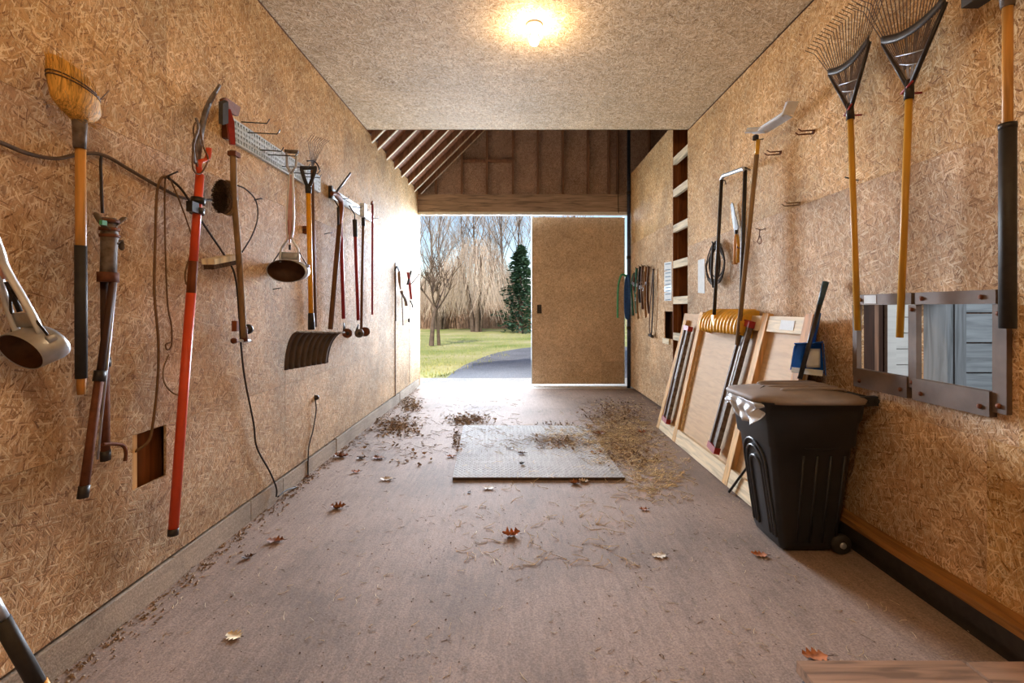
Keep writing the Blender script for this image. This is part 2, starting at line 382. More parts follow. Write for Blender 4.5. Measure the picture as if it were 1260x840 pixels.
# ------------------------------------------------------------------ panels (strand board sheets with holes)
def panel(axis, plane, thick, a0, a1, b0, b1, mat, parent, holes=(), name='osb_panel'):
    """axis 'x': a=Y,b=Z ; 'z': a=X,b=Y ; 'y': a=X,b=Z. plane = face coordinate, thickness extends by 'thick' (signed)"""
    A = sorted({a0, a1, *[min(max(h[i], a0), a1) for h in holes for i in (0, 1)]})
    B = sorted({b0, b1, *[min(max(h[i], b0), b1) for h in holes for i in (2, 3)]})
    cells = {}
    for i in range(len(A)-1):
        for j in range(len(B)-1):
            ca, cb = (A[i]+A[i+1])/2, (B[j]+B[j+1])/2
            cells[i, j] = not any(h[0] < ca < h[1] and h[2] < cb < h[3] for h in holes)
    def P(a, b, d):
        c = plane+d*thick
        return {'x': (c, a, b), 'y': (a, c, b), 'z': (a, b, c)}[axis]
    mb = MB()
    for (i, j), on in cells.items():
        if not on: continue
        q = [(A[i], B[j]), (A[i+1], B[j]), (A[i+1], B[j+1]), (A[i], B[j+1])]
        mb.add([P(*p, 0) for p in q], [(0, 1, 2, 3)]); mb.add([P(*p, 1) for p in q], [(3, 2, 1, 0)])
        for k, (di, dj) in enumerate([(0, -1), (1, 0), (0, 1), (-1, 0)]):
            if not cells.get((i+di, j+dj), False):
                p, r_ = q[k], q[(k+1) % 4]
                mb.add([P(*p, 0), P(*r_, 0), P(*r_, 1), P(*p, 1)], [(3, 2, 1, 0)])
    return mb.build(name, mat, parent)
g = .0007
# --- left wall
hole = (2.16, 2.37, .55, .797)
wl = MB().bx(XL-.16, XL-.012, -3, 8.45, .0, 3.39)
# backing wall with cavity: two sheets of studs instead of one solid so that the hole shows depth
wl = MB().bx(XL-.20, XL-.15, -3.1, 8.6, 0, 3.39).build('wall_left', 'brown', kind='structure')
for Y in [-2.9+.61*i for i in range(19)]:
    if abs(Y-2.26) < .15: Y -= .2
    MB().bx(XL-.15, XL-.013, Y-.02, Y+.02, .12, 3.38).build('stud', 'orange_brown', wl)
MB().bx(XL-.09, XL-.06, 2.215, 2.42, .45, .95).build('stud', 'orange_brown', wl)
MB().bx(XL-.05, XL-.014, 2.10, 2.205, .45, .95).build('stud', 'pine', wl)
rowsL = [(.143, .80, 'osb_low'), (.80, 2.11, 'osb_low'), (2.11, 3.385, 'osb_up')]
colsL = [[-3, -1.3, 1.15, 3.59, 6.03, 6.85, 8.49], [-3, -1.3, 1.15, 3.59, 6.03, 6.85, 8.49], [-3, -.1, 2.37, 4.81, 6.85, 8.49]]
for (z0, z1, mt), cs in zip(rowsL, colsL):
    for a, b_ in zip(cs, cs[1:]):
        near = a < 1.2
        mm = mt
        if mt == 'osb_low' and z0 > .7 and b_ <= 3.6: mm = 'osb_up' if a < 1.0 else 'osb_low'
        panel('x', XL, -.012, a+g, b_-g, z0+g, z1-g, mm, wl, [hole])
# vertical trim by the door on the left wall
MB().bx(XL, XL+.012, 6.84, 6.87, .13, 2.0).build('trim_strip', 'beam', wl)
# curb
cb = MB().bx(XL-.15, XL+.004, 8.49, 8.25, 0, .13)
cbo = thing('baseboard_left', (XL, 3, 0), None, None, kind='structure')
ys = [-3, -.4, 1.55, 2.42, 3.12, 3.55, 4.6, 5.9, 7.1, 8.49]
for a, b_ in zip(ys, ys[1:]):
    w = random.uniform(.004, .014)
    MB().bx(XL-.15, XL+w, a+.004, b_-.004, 0, .128+jit(.004)).build('curb_block', 'curb', cbo)
# --- right wall
H1 = (2.40, 2.765, 1.02, 1.38); H2 = (1.99, 2.36, 1.02, 1.38); H3 = (6.09, 6.44, .97, 1.32)
wr = MB().bx(XR+.13, XR+.16, -3.1, 1.9, 0, 3.39).bx(XR+.13, XR+.16, 2.85, 5.5, 0, 3.39).bx(XR+.13, XR+.16, 1.9, 2.85, 0, .98).bx(XR+.13, XR+.16, 1.9, 2.85, 1.42, 3.39).bx(XR+.5, XR+.53, 5.5, 6.2, 0, 3.66).bx(XR+.13, XR+.16, 6.2, 8.6, 0, 3.66).build('wall_right', 'brown', kind='structure')
for Y in [-2.6, -1.4, -.2, 1.0, 1.88, 2.38, 2.86, 3.5, 4.1, 4.7, 5.3, 5.55]:
    MB().bx(XR+.013, XR+.13, Y-.018, Y+.018, .1, 3.38).build('stud', 'barnwood' if Y == 2.38 else 'dark_stud' if Y == 2.86 else 'orange_brown', wr)
MB().bx(XR+.013, XR+.50, 6.09, 6.13, 0, 3.66).build('stud', 'orange_brown', wr)
MB().bx(XR+.013, XR+.50, 5.53, 5.568, 0, 3.66).build('stud', 'orange_brown', wr)
rowsR = [(.16, .82, 'osb_low'), (.82, 2.07, 'osb_low'), (2.07, 3.385, 'osb_up')]
colsR = [[-3, -.3, 2.03, 4.47, 5.57], [-3, -.9, 1.9, 4.47, 5.57], [-3, -.3, 2.03, 4.47, 5.57]]
for (z0, z1, mt), cs in zip(rowsR, colsR):
    for a, b_ in zip(cs, cs[1:]):
        panel('x', XR, .012, a+g, b_-g, z0+g, z1-g, 'osb_up' if b_ < 2.1 else mt, wr, [H1, H2])
for z0, z1, mt in [(.03, 1.22, 'osb_low'), (1.22, 2.44, 'osb_low'), (2.44, 3.655, 'osb_up')]:
    panel('x', XR, .012, 6.10, 8.0-g, z0+g, z1-g, mt, wr, [H3])
    panel('x', XR, .012, 8.0+g, 8.45, z0+g, z1-g, mt, wr)
MB().bx(XR, XR+.03, 6.085, 6.098, .05, 3.65).build('edge_strip', 'orange_brown', wr)
MB().bx(XR-.02, XR, 6.2, 6.46, .90, .97).build('trim_block', 'cream_y', wr)
MB().bx(XR+.10, XR+.125, 6.09, 6.5, .9, 1.4).build('backing_board', 'brown', wr)
# ladder rungs in the slot
lad = thing('wall_ladder', (XR, 5.83, .3), 'built-in ladder of pale wooden rungs in the slot of the right wall', 'ladder')
for y0 in [194.5, 234, 278, 322, 366, 410, 454, 498]:
    zc = HC-(y0+3.5-VY)/F*6.06
    MB().bx(XR+.0, XR+.04, 5.57, 6.085, zc-.045, zc+.045).build('rung', 'cream_y', lad)
MB().bx(XR+.05, XR+.09, 5.575, 5.61, .25, 3.3).build('side_rail', 'orange_brown', lad)
MB().bx(XR+.05, XR+.09, 6.045, 6.08, .25, 3.3).build('side_rail', 'orange_brown', lad)
# back wall behind the camera
wb = MB().bx(-1.9, 2.1, -3.15, -3.1, 0, 3.4).build('wall_back', 'osb_up', kind='structure')
for a, b_ in [(-1.7, -.48), (-.48, .74), (.74, 1.96)]:
    panel('y', -3.1, .012, a+g, b_-g, .02, 2.43, 'osb_up', wb); panel('y', -3.1, .012, a+g, b_-g, 2.44, 3.39, 'osb_up', wb)
# ceiling
ZC = HC+2.035; YE = 5.57
ce = MB().bx(-1.85, 2.1, -3.1, YE-.01, ZC+.013, ZC+.16).build('ceiling', 'brown', kind='structure')
for (a, b_), cs in zip([(-1.7, -.42), (-.42, .85), (.85, 1.96)], [[-3.1, -1.9, .5, 2.95, YE], [-3.1, -.45, 1.98, 4.42, YE], [-3.1, -1.9, .5, 2.95, YE]]):
    for c0, c1 in zip(cs, cs[1:]):
        panel('z', ZC, .012, a+g, b_-g, c0+g, c1-g, 'osb_ceil', ce)
panel('y', YE, -.012, -1.7, 1.96, ZC, ZC+.16, 'osb_ceil', ce, name='edge_board')
# floor
fl = MB().bx(-1.75, 2.5, -3.1, 8.25, -.12, 0).build('floor', 'floor', kind='structure')
ap = MB().bx(-2.6, 3.0, 8.254, 9.55, -.12, -.004).build('floor_apron', 'apron', kind='structure')
# gable wall
gw = thing('wall_gable', (0, 8.6, 3.0), None, None, kind='structure')
YG = 8.62; SL = 1.0
zr = lambda x: 3.42+(x+1.7)*SL
poly = [(-1.95, YG, 3.0), (7, YG, 3.0), (7, YG, 3.45), (2.65, YG, 3.42+4.35), (-1.95, YG, 3.2)]
MB().prism(poly, (0, .03, 0)).build('outer_skin', 'osb_dark', gw)
ss = [-1.7, -.42, .80, 2.02, 3.3, 4.6]
for a, b_ in zip(ss, ss[1:]):
    c0, c1 = a+g, b_-g; t0 = min(zr(c0), 3.42+4.35-(c0-2.65)); t1 = min(zr(c1), 3.42+4.35-(c1-2.65))
    MB().prism([(c0, YG-.014, 3.3), (c1, YG-.014, 3.3), (c1, YG-.014, min(t1, 4.2)), (c1, YG-.014, t1), (c0, YG-.014, t0)], (0, .012, 0)).build('gable_panel', 'osb_dark', gw)
for px in [536, 568, 599, 631, 662, 693, 724, 750, 761, 800, 830]:
    X = (px-VX)/F*8.5; zt = zr(X)-.05
    if zt > 3.4: MB().bx(X-.018, X+.018, YG-.10, YG-.016, 3.3, zt if X < 2.6 else 7).build('stud', 'brown', gw)
for i, (a, b_) in enumerate(zip([536, 568, 599], [568, 599, 631])):
    z = HC-(197-VY)/F*8.5
    if zr((a-VX)/F*8.5) > z: MB().bx((a-VX)/F*8.5+.02, (b_-VX)/F*8.5-.02, YG-.10, YG-.016, z-.02, z+.02).build('blocking', 'brown', gw)
# outer side walls of the front
MB().bx(-2.0, XL-.004, 8.50, 8.66, 0, 3.35).build('jamb_post', 'osb_low', gw)
MB().bx(XR+.012, 7, 8.50, 8.66, 0, 3.35).build('jamb_post', 'osb_low', gw)
# header beam + track
hb = MB().bx(-1.7, 2.1, 8.42, 8.50, 3.03, 3.33).build('trim_1', 'beam', kind='structure')
hb['label'] = 'weathered header beam over the barn doorway'
trk = thing('door_track', (0, 8.47, 2.99), 'white metal sliding door track under the header beam', 'track')
MB().bx(-1.69, 1.95, 8.44, 8.56, 2.985, 3.028).build('rail', 'white', trk)
MB().bx(-1.69, 1.95, 8.432, 8.44, 2.975, 3.0).build('lip', 'white', trk)
# sliding door
dr = thing('door_1', (1.1, 8.6, .03), None, None, kind='structure')
dx0, dx1 = .283, 1.90
for a, b_, z0, z1 in [(dx0, dx0+1.22, .03, .42), (dx0, dx0+1.22, .42, 2.96), (dx0+1.22, dx1, .03, .42), (dx0+1.22, dx1, .42, 2.96)]:
    hs = [(.365, .455, 1.26, 1.43)] if a < .5 and z0 > .3 else []
    panel('y', 8.575, .012, a+.001, b_-.001, z0+.001, z1-.001, 'osb_door', dr, hs, name='door_panel')
MB().bx(dx0, dx1, 8.59, 8.63, .03, 2.96).build('core', 'osb_door', dr)
for a in (dx0-.012, dx1): MB().bx(a, a+.012, 8.57, 8.635, .03, 2.97).build('edge_trim', 'galv', dr)
MB().bx(.372, .448, 8.588, 8.592, 1.27, 1.42).build('recessed_pull', 'dark_metal', dr)
# roof
rf = thing('ceiling_roof', (0, 7, 3.4), None, None, kind='structure')
for k in range(26):
    s0 = -2.1+.18*k; z0 = zr(s0); s1 = s0+.178
    MB().prism([(s0, -3.2, z0), (s1, -3.2, zr(s1)), (s1, -3.2, zr(s1)+.03), (s0, -3.2, z0+.03)], (0, 12.1, 0)).build('roof_board', 'brown_y', rf)
MB().prism([(2.6, -3.2, 7.75), (7.3, -3.2, 3.05), (7.3, -3.2, 3.1), (2.6, -3.2, 7.8)], (0, 12.1, 0)).build('roof_slope', 'brown_y', rf)
MB().prism([(-1.95, -3.2, 3.1), (7, -3.2, 3.1), (7, -3.2, 3.45), (2.65, -3.2, 7.7), (-1.95, -3.2, 3.1)], (0, .03, 0)).build('rear_gable', 'brown', rf)
for Y in [5.75, 6.0, 6.41, 6.83, 7.25, 7.70, 8.16, 8.5]:
    def rb(zo, th, y0, y1):
        A = lambda x, d: (x, y0, zr(x)-d)
        return MB().prism([A(-1.7, zo+th), A(2.6, zo+th), A(2.6, zo), A(-1.7, zo)], (0, y1-y0, 0))
    r_ = rb(.0, .10, Y-.018, Y+.018).build('rafter', 'brown', rf)
    rb(.10, .012, Y-.019, Y+.019).build('lit_edge', 'cream_wood', rf)  # cream strip added to paint the lit lower edge of the rafter
for Y in [5.8, 6.2, 6.6, 7.0, 7.4, 7.8, 8.2]:
    MB().prism([(2.7, Y-.02, 7.6), (7, Y-.02, 3.3), (7, Y-.02, 3.2), (2.7, Y-.02, 7.5)], (0, .04, 0)).build('rafter', 'brown', rf)
MB().bx(7, 7.05, -3.2, 8.66, -.1, 3.5).build('wall_outer', 'brown', kind='structure')
# --- stall room behind hatches
stl = thing('wall_stall', (3.2, 3.65, 0), None, None, kind='structure')
YS = 3.62
x = 2.12
for i, w in enumerate([.15, .14, .15, .17]):
    MB().bx(x, x+w-.006, YS, YS+.03, 0, 2.5).build('plank', 'dark_stud' if i % 2 else 'orange_brown', stl); x += w
z = 0
while z < 2.5:
    MB().bx(2.755, 2.99, YS+.005, YS+.03, z, z+.112).build('plank', 'sunlit_board', stl); z += .118
MB().bx(2.735, 2.80, YS-.03, YS, 0, 2.5).build('post', 'sunlit_board', stl)
x = 2.99
for i, w in enumerate([.085, .10, .075, .09]):
    MB().bx(x, x+w-.006, YS-.01*(i % 2), YS+.03, 0, 2.5).build('plank', 'barnwood', stl); x += w
z = 0
while z < 2.5:
    MB().bx(x, 4.6, YS, YS+.03, z, z+.21).build('plank', 'barnwood_h', stl); z += .222
MB().bx(2.1, 4.6, YS+.05, YS+.08, 0, 2.6).build('backing', 'brown', stl)
MB().bx(4.6, 4.65, .9, 3.7, 0, 2.6).build('side_wall', 'barnwood', stl)
MB().bx(2.12, 4.65, .9, .95, 0, 2.6).build('side_wall', 'barnwood', stl)
MB().bx(2.1, 4.65, .9, 3.7, 2.6, 2.65).build('stall_ceiling', 'barnwood', stl)
MB().bx(2.51, 4.65, .9, 3.7, -.12, -.02).build('stall_floor', 'soil', stl)
wf = MB().bx(2.7, 3.9, .95, .985, 1.45, 1.5).bx(2.7, 3.9, .95, .985, 2.3, 2.35).bx(2.7, 2.75, .95, .985, 1.5, 2.3).bx(3.85, 3.9, .95, .985, 1.5, 2.3).build('added_window_1', 'white', kind='structure')  # made-up window frame on a closed wall, put in for the added lamp
# hatch frames (on the right wall)
def hatch(y0, y1, label, sticker=False, low_right=False):
    t = thing('wall_hatch', (XR-.004, (y0+y1)/2, 1.0), label, 'hatch', 'feed hatches in the right wall')
    X1 = XR-.001; X0 = XR-.028
    tpl = MB().bx(X0, X1, y0-.02, y1+.01, 1.38, 1.437).build('top_plate', 'iron_frame', t)
    bpl = MB().bx(X0-.006, X1, y0, y1+.02, .918, 1.022).build('bottom_plate', 'iron_frame', t)
    for Y in (y0+.04, y1-.03):
        for z in (1.408, .955): MB().lathe((X0-(.006 if z < 1 else 0), Y, z), (-1, 0, 0), [(0, .011), (.006, .010), (.009, .005), (.009, 0)], 8).build('bolt', 'rust', bpl if z < 1 else tpl)
    if sticker: MB().bx(X0-.002, X0, y1-.15, y1-.06, 1.387, 1.432).build('sticker', 'paper', tpl)
    return t, X0, X1
t, X0, X1 = hatch(2.405, 2.765, 'brown steel framed wall hatch with a white sticker, between the two leaf rake handles', True)
MB().bx(X0, X1, 2.765, 2.80, .98, 1.38).build('side_plate', 'iron_frame', t)
MB().bx(X0, X1, 2.355, 2.403, .975, 1.378).build('side_plate', 'iron_frame', t)
for z in (1.355, 1.0): MB().lathe((X0, 2.38, z), (-1, 0, 0), [(0, .011), (.006, .010), (.009, 0)], 8).build('bolt', 'rust', t)
t, X0, X1 = hatch(1.985, 2.352, 'brown steel framed wall hatch left of the black sleeved handle, grey boards behind it')
MB().bx(X0+.004, X1, 1.925, 1.983, .94, 1.378).build('side_plate', 'iron_frame', t)
for z in (1.34, .97): MB().lathe((X0+.004, 1.955, z), (-1, 0, 0), [(0, .011), (.006, .010), (.009, 0)], 8).build('bolt', 'rust', t)
# sill beam along the right wall
MB().bx(XR-.085, XR-.001, -1.0, 3.0, .135, .17).build('baseboard_right', 'sill', kind='structure')
MB().bx(XR-.083, XR-.003, -1.0, 3.0, .065, .134).build('sill_unlit_face', 'black', kind='structure')  # weathered sill face; its black colour paints the unlit side
MB().bx(XR-.06, XR, -1.0, 5.5, .0, .064).build('under_sill_shade', 'black', kind='structure')  # dark strip put in for the shadow beneath the sill
# ------------------------------------------------------------------ ceiling light
def light(x, y, label, bm='bulb'):
    t = thing('ceiling_light', (x, y, ZC), label, 'lamp')
    so = MB().lathe((x, y, ZC), (0, 0, -1), [(0, .062), (.010, .060), (.02, .05), (.026, .032), (.05, .030), (.055, .024), (.055, 0)], 24).build('porcelain_socket', 'white', t)
    b = MB().lathe((x, y, ZC-.052), (0, 0, -1), [(0, .014), (.02, .016), (.04, .026), (.06, .032), (.075, .032), (.09, .025), (.098, .012), (.10, 0)], 20).build('bulb', bm, so)
light(.13, 3.50, 'bare lit bulb in a white porcelain socket on the ceiling in view')
light(.13, .0, 'bare lit bulb on the ceiling behind the camera', 'bulb_bright')
#@@OBJECTS
# ------------------------------------------------------------------ helpers for hung tools
def hook(p, side, L=.09, name='wall_hook', mat='rust'):
    """single bent wire hook on the wall, as stuff of a MB"""
    s = 1 if side == 'L' else -1
    return [p, p+Vector((s*L*.8, 0, -.004)), p+Vector((s*L, 0, .012))]
# ================= LEFT WALL =================
# --- perforated rails
def rail(y0, y1, z0, z1, label, pegs, perforated=True):
    t = thing('tool_rail', (XL, (y0+y1)/2, z0), label, 'rail')
    X0, X1 = XL+.001, XL+.022
    mb = MB()
    if perforated:
        # punched strip: built as a lattice of small pieces round the holes
        ny = int((y1-y0)/.03); rows = 4
        dz = (z1-z0-.02)/rows
        mb.bx(X0, X1, y0, y1, z1-.010, z1).bx(X0, X1, y0, y1, z0, z0+.010)
        for r_ in range(rows):
            za = z0+.010+r_*dz
            if r_: mb.bx(X1-.003, X1, y0, y1, za-.008, za+.008)
        for i in range(ny+1):
            Y = y0+(y1-y0)*i/ny; mb.bx(X1-.0035, X1-.0005, Y-.008, Y+.008, z0+.01, z1-.01)
        mb.bx(X0, X0+.003, y0, y1, z0+.01, z1-.01)
    else:
        for k in range(3): mb.bx(X0, X1-.006*(k % 2), y0, y1, z0+(z1-z0)*k/3+.001, z0+(z1-z0)*(k+1)/3-.001)
    mb.build('rail_body', 'galv', t)
    MB().bx(X0, X1+.012, y0-.025, y0, z0-.005, z1+.012).build('end_bracket', 'rust' if perforated else 'dark_metal', t)
    for (Y, z, L) in pegs:
        MB().tube([(X1, Y, z), (X1+L*.9, Y+.005, z-.008), (X1+L, Y+.006, z+.02)], .0035, 6).build('peg', 'dark_metal', t)
    return t
rail(2.84, 4.18, 2.35, 2.49, 'perforated grey metal tool rail on the left wall, the nearer one', [(2.98, 2.50, .17), (3.05, 2.46, .2), (3.2, 2.40, .15), (3.3, 2.40, .2), (3.5, 2.38, .2), (3.63, 2.37, .22), (3.85, 2.40, .14)])
rail(4.44, 5.75, 2.365, 2.46, 'plain ribbed metal tool rail on the left wall, the farther one', [(4.6, 2.40, .1), (5.0, 2.40, .1), (5.2, 2.4, .1), (5.6, 2.4, .1)], False)
# --- nearest metal scoop (partly cut off) and its twin
def scoop(base, axis_up, L, opening_dir, r_, label, bowl_len=.16, wr_=.024):
    """base: centre of bowl; axis_up: unit vector of shaft; opening_dir: bowl axis towards the dark mouth"""
    t = thing('metal_scoop', base, label, 'scoop')
    base = Vector(base); up = Vector(axis_up).normalized(); od = Vector(opening_dir).normalized()
    # bowl: short open drum lying on its side
    a = od; c0 = base-a*bowl_len*.5
    mb = MB(); mb.lathe(c0, a, [(0, 0.001), (0, r_*.94), (.012, r_), (bowl_len, r_*1.04), (bowl_len, r_*1.0), (.016, r_*.95), (.014, .001)], 30)
    # squash vertically
    for v in mb.v:
        d = (v-base); k = d.dot(up); v -= up*(k*.40)
    bo = mb.build('bowl', 'steel', t)
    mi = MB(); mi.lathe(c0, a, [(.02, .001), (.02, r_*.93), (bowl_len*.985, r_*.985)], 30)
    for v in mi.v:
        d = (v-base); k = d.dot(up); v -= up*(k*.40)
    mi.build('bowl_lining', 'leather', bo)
    sd = up.cross(a).normalized()
    top = base+up*L; spl = base+up*(.29 if wr_ > .03 else .25)
    # split tines that join shaft and bowl
    for s in (-1, 1):
        MB().tube(smooth_pts([top-up*.16+sd*s*wr_*.35, spl+up*.16+sd*s*wr_*.85, spl+up*.03+sd*s*wr_*.75, spl-up*.03+sd*s*wr_*.55, base+up*(r_*1.2)+sd*s*.055, base+up*r_*.45+sd*s*.062], 4), .0125 if wr_ > .03 else .010, 8, flat=.7).build('side_rail', 'bright_metal', t)
        MB().tube([base+up*(r_*1.9), base+sd*s*r_*.95+up*r_*.3], .004, 6).build('bail_wire', 'dark_metal', t)
        MB().lathe(base+sd*s*r_*.98+up*r_*.3-a*.01, a, [(0, .012), (.02, .012), (.02, 0)], 8).build('rivet', 'steel', bo)
    MB().tube([spl-up*.07, base+up*r_*1.15], .008, 6).build('centre_rod', 'dark_metal', t)
    MB().grid(lambda u, v: base+up*(r_*.62+.05*v)+sd*((u-.5)*.12)+a*.0, 4, 2, .004).build('collar_plate', 'steel', bo)
    mbs = MB(); pr = [(-.06, .12), (.0, .5), (.08, .85), (.16, .9), (.30, .7), (L-.16-.27, .4)]
    for (ua, wa), (ub, wb) in zip(pr, pr[1:]):
        pa_, pb_ = spl+up*ua, spl+up*ub; nn_ = a*.006
        mbs.add([pa_-sd*wr_*wa+nn_, pa_+sd*wr_*wa+nn_, pb_+sd*wr_*wb+nn_, pb_-sd*wr_*wb+nn_, pa_-sd*wr_*wa-nn_, pa_+sd*wr_*wa-nn_, pb_+sd*wr_*wb-nn_, pb_-sd*wr_*wb-nn_], [(0,1,2,3),(7,6,5,4),(0,4,5,1),(2,6,7,3),(1,5,6,2),(3,7,4,0)])
    mbs.build('shaft_plate', 'pinkish', t)
    for s in (-1, 1): MB().tube([spl+up*.1+sd*s*wr_*.55+a*.006, spl+up*.0+sd*s*wr_*.3+a*.006], .0025, 5).build('red_stripe', 'red', t)
    # D grip
    MB().tube([top-up*.17, top-up*.12+sd*.03, top-up*.01+sd*.035], .009, 8).build('grip_side', 'steel', t)
    MB().tube([top-up*.17, top-up*.12-sd*.03, top-up*.01-sd*.035], .009, 8).build('grip_side', 'steel', t)
    MB().tube([top-up*.02-sd*.045, top-up*.02+sd*.045], .013, 10).build('grip_bar', 'dusty_metal', t)
    return t
b2 = Lp(356, 333, .13)
scoop(b2, (0.03, -.02, 1), .84, (.1, -.95, -.15), .125, 'silver scoop with a dark bowl, hanging left of the yellow snow shovel handle', .13)
b1 = At(43, 426, 1.60)
scoop(b1, (-.10, -.30, .94), .85, (-.30, -.86, -.40), .105, 'silver and pink scoop with a dark bowl, cut by the left frame edge', .085, .045)
# --- corn broom, head up
t = thing('corn_broom', Lp(100, 485, .09), 'corn broom hanging bristles up at far left, handle grip black below', 'broom')
hb_, ht = Lp(100, 485, .08), Lp(99, 150, .10)
lerp = lambda a, b, u: a+(b-a)*u
MB().tube([lerp(hb_, ht, .12), ht], .0165, 12).build('handle', 'handle', t)
MB().tube([lerp(hb_, ht, .06), lerp(hb_, ht, .55)], .019, 12).build('grip', 'black', t)
MB().tube([hb_, lerp(hb_, ht, .07)], [.013, .016], 12).build('handle_tip', 'pine_gold', t)
nb, nt = Lp(98, 149, .10), Lp(90, 90, .10)
ya = Vector((0, 1, 0))
def broomfn(u, v, sx=1):
    wv = .02+.076*min(1, (v*3.2))**.5*(1-.14*max(0, v-.55)**1.5/.3); th = .02+.035*math.sin(min(1, v*1.4)*PI/2)-.015*v
    c = lerp(nb, nt, v)+Vector((0, -.008*v, 0)); a = 2*PI*u
    slant = -.035*math.cos(a)*max(0, v-.3)
    return c+ya*(wv*math.cos(a))+Vector((th*math.sin(a), 0, slant))
mb = MB().grid(lambda u, v: broomfn(u, v), 28, 10); top = [broomfn(i/28, 1) for i in range(28)]
mb.add(top+[sum(top, Vector())/28], [(i, (i+1) % 28, 28) for i in range(28)]); bh = mb.build('bristle_head', 'broomcorn', t)
mb = MB()
for i in range(260):
    u = random.random(); v = random.uniform(.55, 1); p = broomfn(u, v*.98); q = broomfn(u, min(1.08, v+.15)); q += Vector((jit(.006), jit(.008), jit(.012)))
    mb.tube([p+Vector((0, 0, 0)), q], [.0016, .0008], 3, cap=False)
for i in range(120):
    u = random.random(); p = broomfn(u, random.uniform(0, .3)); mb.tube([p, p+Vector((jit(.03), jit(.05), jit(.03)))], .0007, 3, cap=False)
mb.build('loose_straws', 'broomcorn', bh, kind='stuff')
for v in (.66, .72): MB().tube([broomfn(u/24, v)+(broomfn(u/24, v)-lerp(nb, nt, v)).normalized()*.002 for u in range(25)], .0025, 6).build('binding', 'wire', bh)
MB().tube([nb-Vector((0, 0, .10)), nb+Vector((0, 0, .01))], [.019, .023], 14).build('ferrule', 'dusty_metal', t)
MB().tube([broomfn(.05, .7), Lp(134, 112, .03)], .002, 6).build('wire_end', 'wire', t)
# --- hanging double pole with clamp head
t = thing('fence_stretcher', Lp(118, 612, .06), 'old brown double pole with a clawed wrapped head, hanging from a cord', 'tool')
MB().tube(smooth_pts([Lp(125, 192, .01), Lp(124, 205, .06), Lp(126, 262, .07)]), .005, 6).build('hanging_cord', 'cord_dark', t)
hd = [Lp(134, 268, .07), Lp(135, 290, .07), Lp(134, 315, .07), Lp(133, 347, .07)]
MB().tube(hd, [.028, .036, .032, .034], 12, flat=.7).build('clamp_body', 'dusty_metal', t)
for (p, q) in ((270, 272), (280, 282), (288, 290)): MB().tube([lerp(hd[0], hd[1], (p-268)/22)+Vector((0, 0, 0)), lerp(hd[0], hd[1], (p-264)/22)], .040, 12, flat=.75).build('wrap_band', 'rust', t)
MB().tube([Lp(133, 335, .07), Lp(133, 347, .07)], .042, 12, flat=.75).build('lower_band', 'rust', t)
for pts in ([(132, 282), (123, 272), (117, 261)], [(138, 280), (147, 273), (154, 267)], [(141, 300), (148, 296), (150, 308)]):
    MB().tube(smooth_pts([Lp(*p, .08) for p in pts]), [.016]+[.013]*7+[.004], 8, flat=.4).build('claw', 'dusty_metal', t)
MB().box(Lp(127, 274, .10), (.012, .022, .018)).build('green_tag', 'green_hose', t)
def pole2(a, b_, label=None):
    m_ = lerp(a, b_, .45)
    p = MB().tube([a, m_], .015, 10, flat=.7).build('pole', 'dark_stud', t); p = MB().tube([m_, b_], .0185, 10, flat=.7).build('pole', 'rust', t)
    MB().tube([lerp(a, b_, .43), lerp(a, b_, .48)], .024, 10, flat=.75).build('ring', 'dark_metal', p)
    MB().tube([lerp(a, b_, .95), b_+(b_-a).normalized()*.004], .021, 10, flat=.75).build('foot', 'dark_metal', p)
pole2(Lp(139, 345, .09), Lp(102, 611, .07)); pole2(Lp(128, 345, .05), Lp(130, 565, .04))
MB().tube([Lp(143, 345, .08), Lp(120, 565, .06)], .004, 6).build('side_rod', 'steel', t)
MB().tube(smooth_pts([Lp(126, 547, .06), Lp(138, 546, .06), Lp(151, 548, .06), Lp(155, 556, .06), Lp(154, 567, .06)]), .007, 8).build('hook', 'rust', t)
# --- long cable running along the wall
def cable(name, pts, r_, mat, label, cat='cable', off=.015, n=6):
    P = [Lp(p[0], p[1], p[2] if len(p) > 2 else off) for p in pts]
    return MB().tube(smooth_pts(P, 6), r_, n).build(name, mat, label=label, cat=cat)
cable('electric_cable', [(-40, 160), (0, 175), (35, 189), (70, 195), (100, 189), (128, 191), (160, 209), (200, 232), (228, 244), (262, 246)], .0075, 'wire', 'thick dark cable sagging along the left wall behind the broom handle', off=.02)
cable('electric_cable', [(206, 218, .06), (225, 235, .04), (250, 275, .03), (275, 312, .03), (288, 335, .03), (293, 370, .03), (297, 430, .03), (302, 470, .02), (312, 520, .02), (316, 550, .02), (332, 580, .02), (340, 600, .02), (340, 611, .03)], .006, 'cord_dark', 'thin black cable dropping from the cord hook past the old ash handle to the floor')
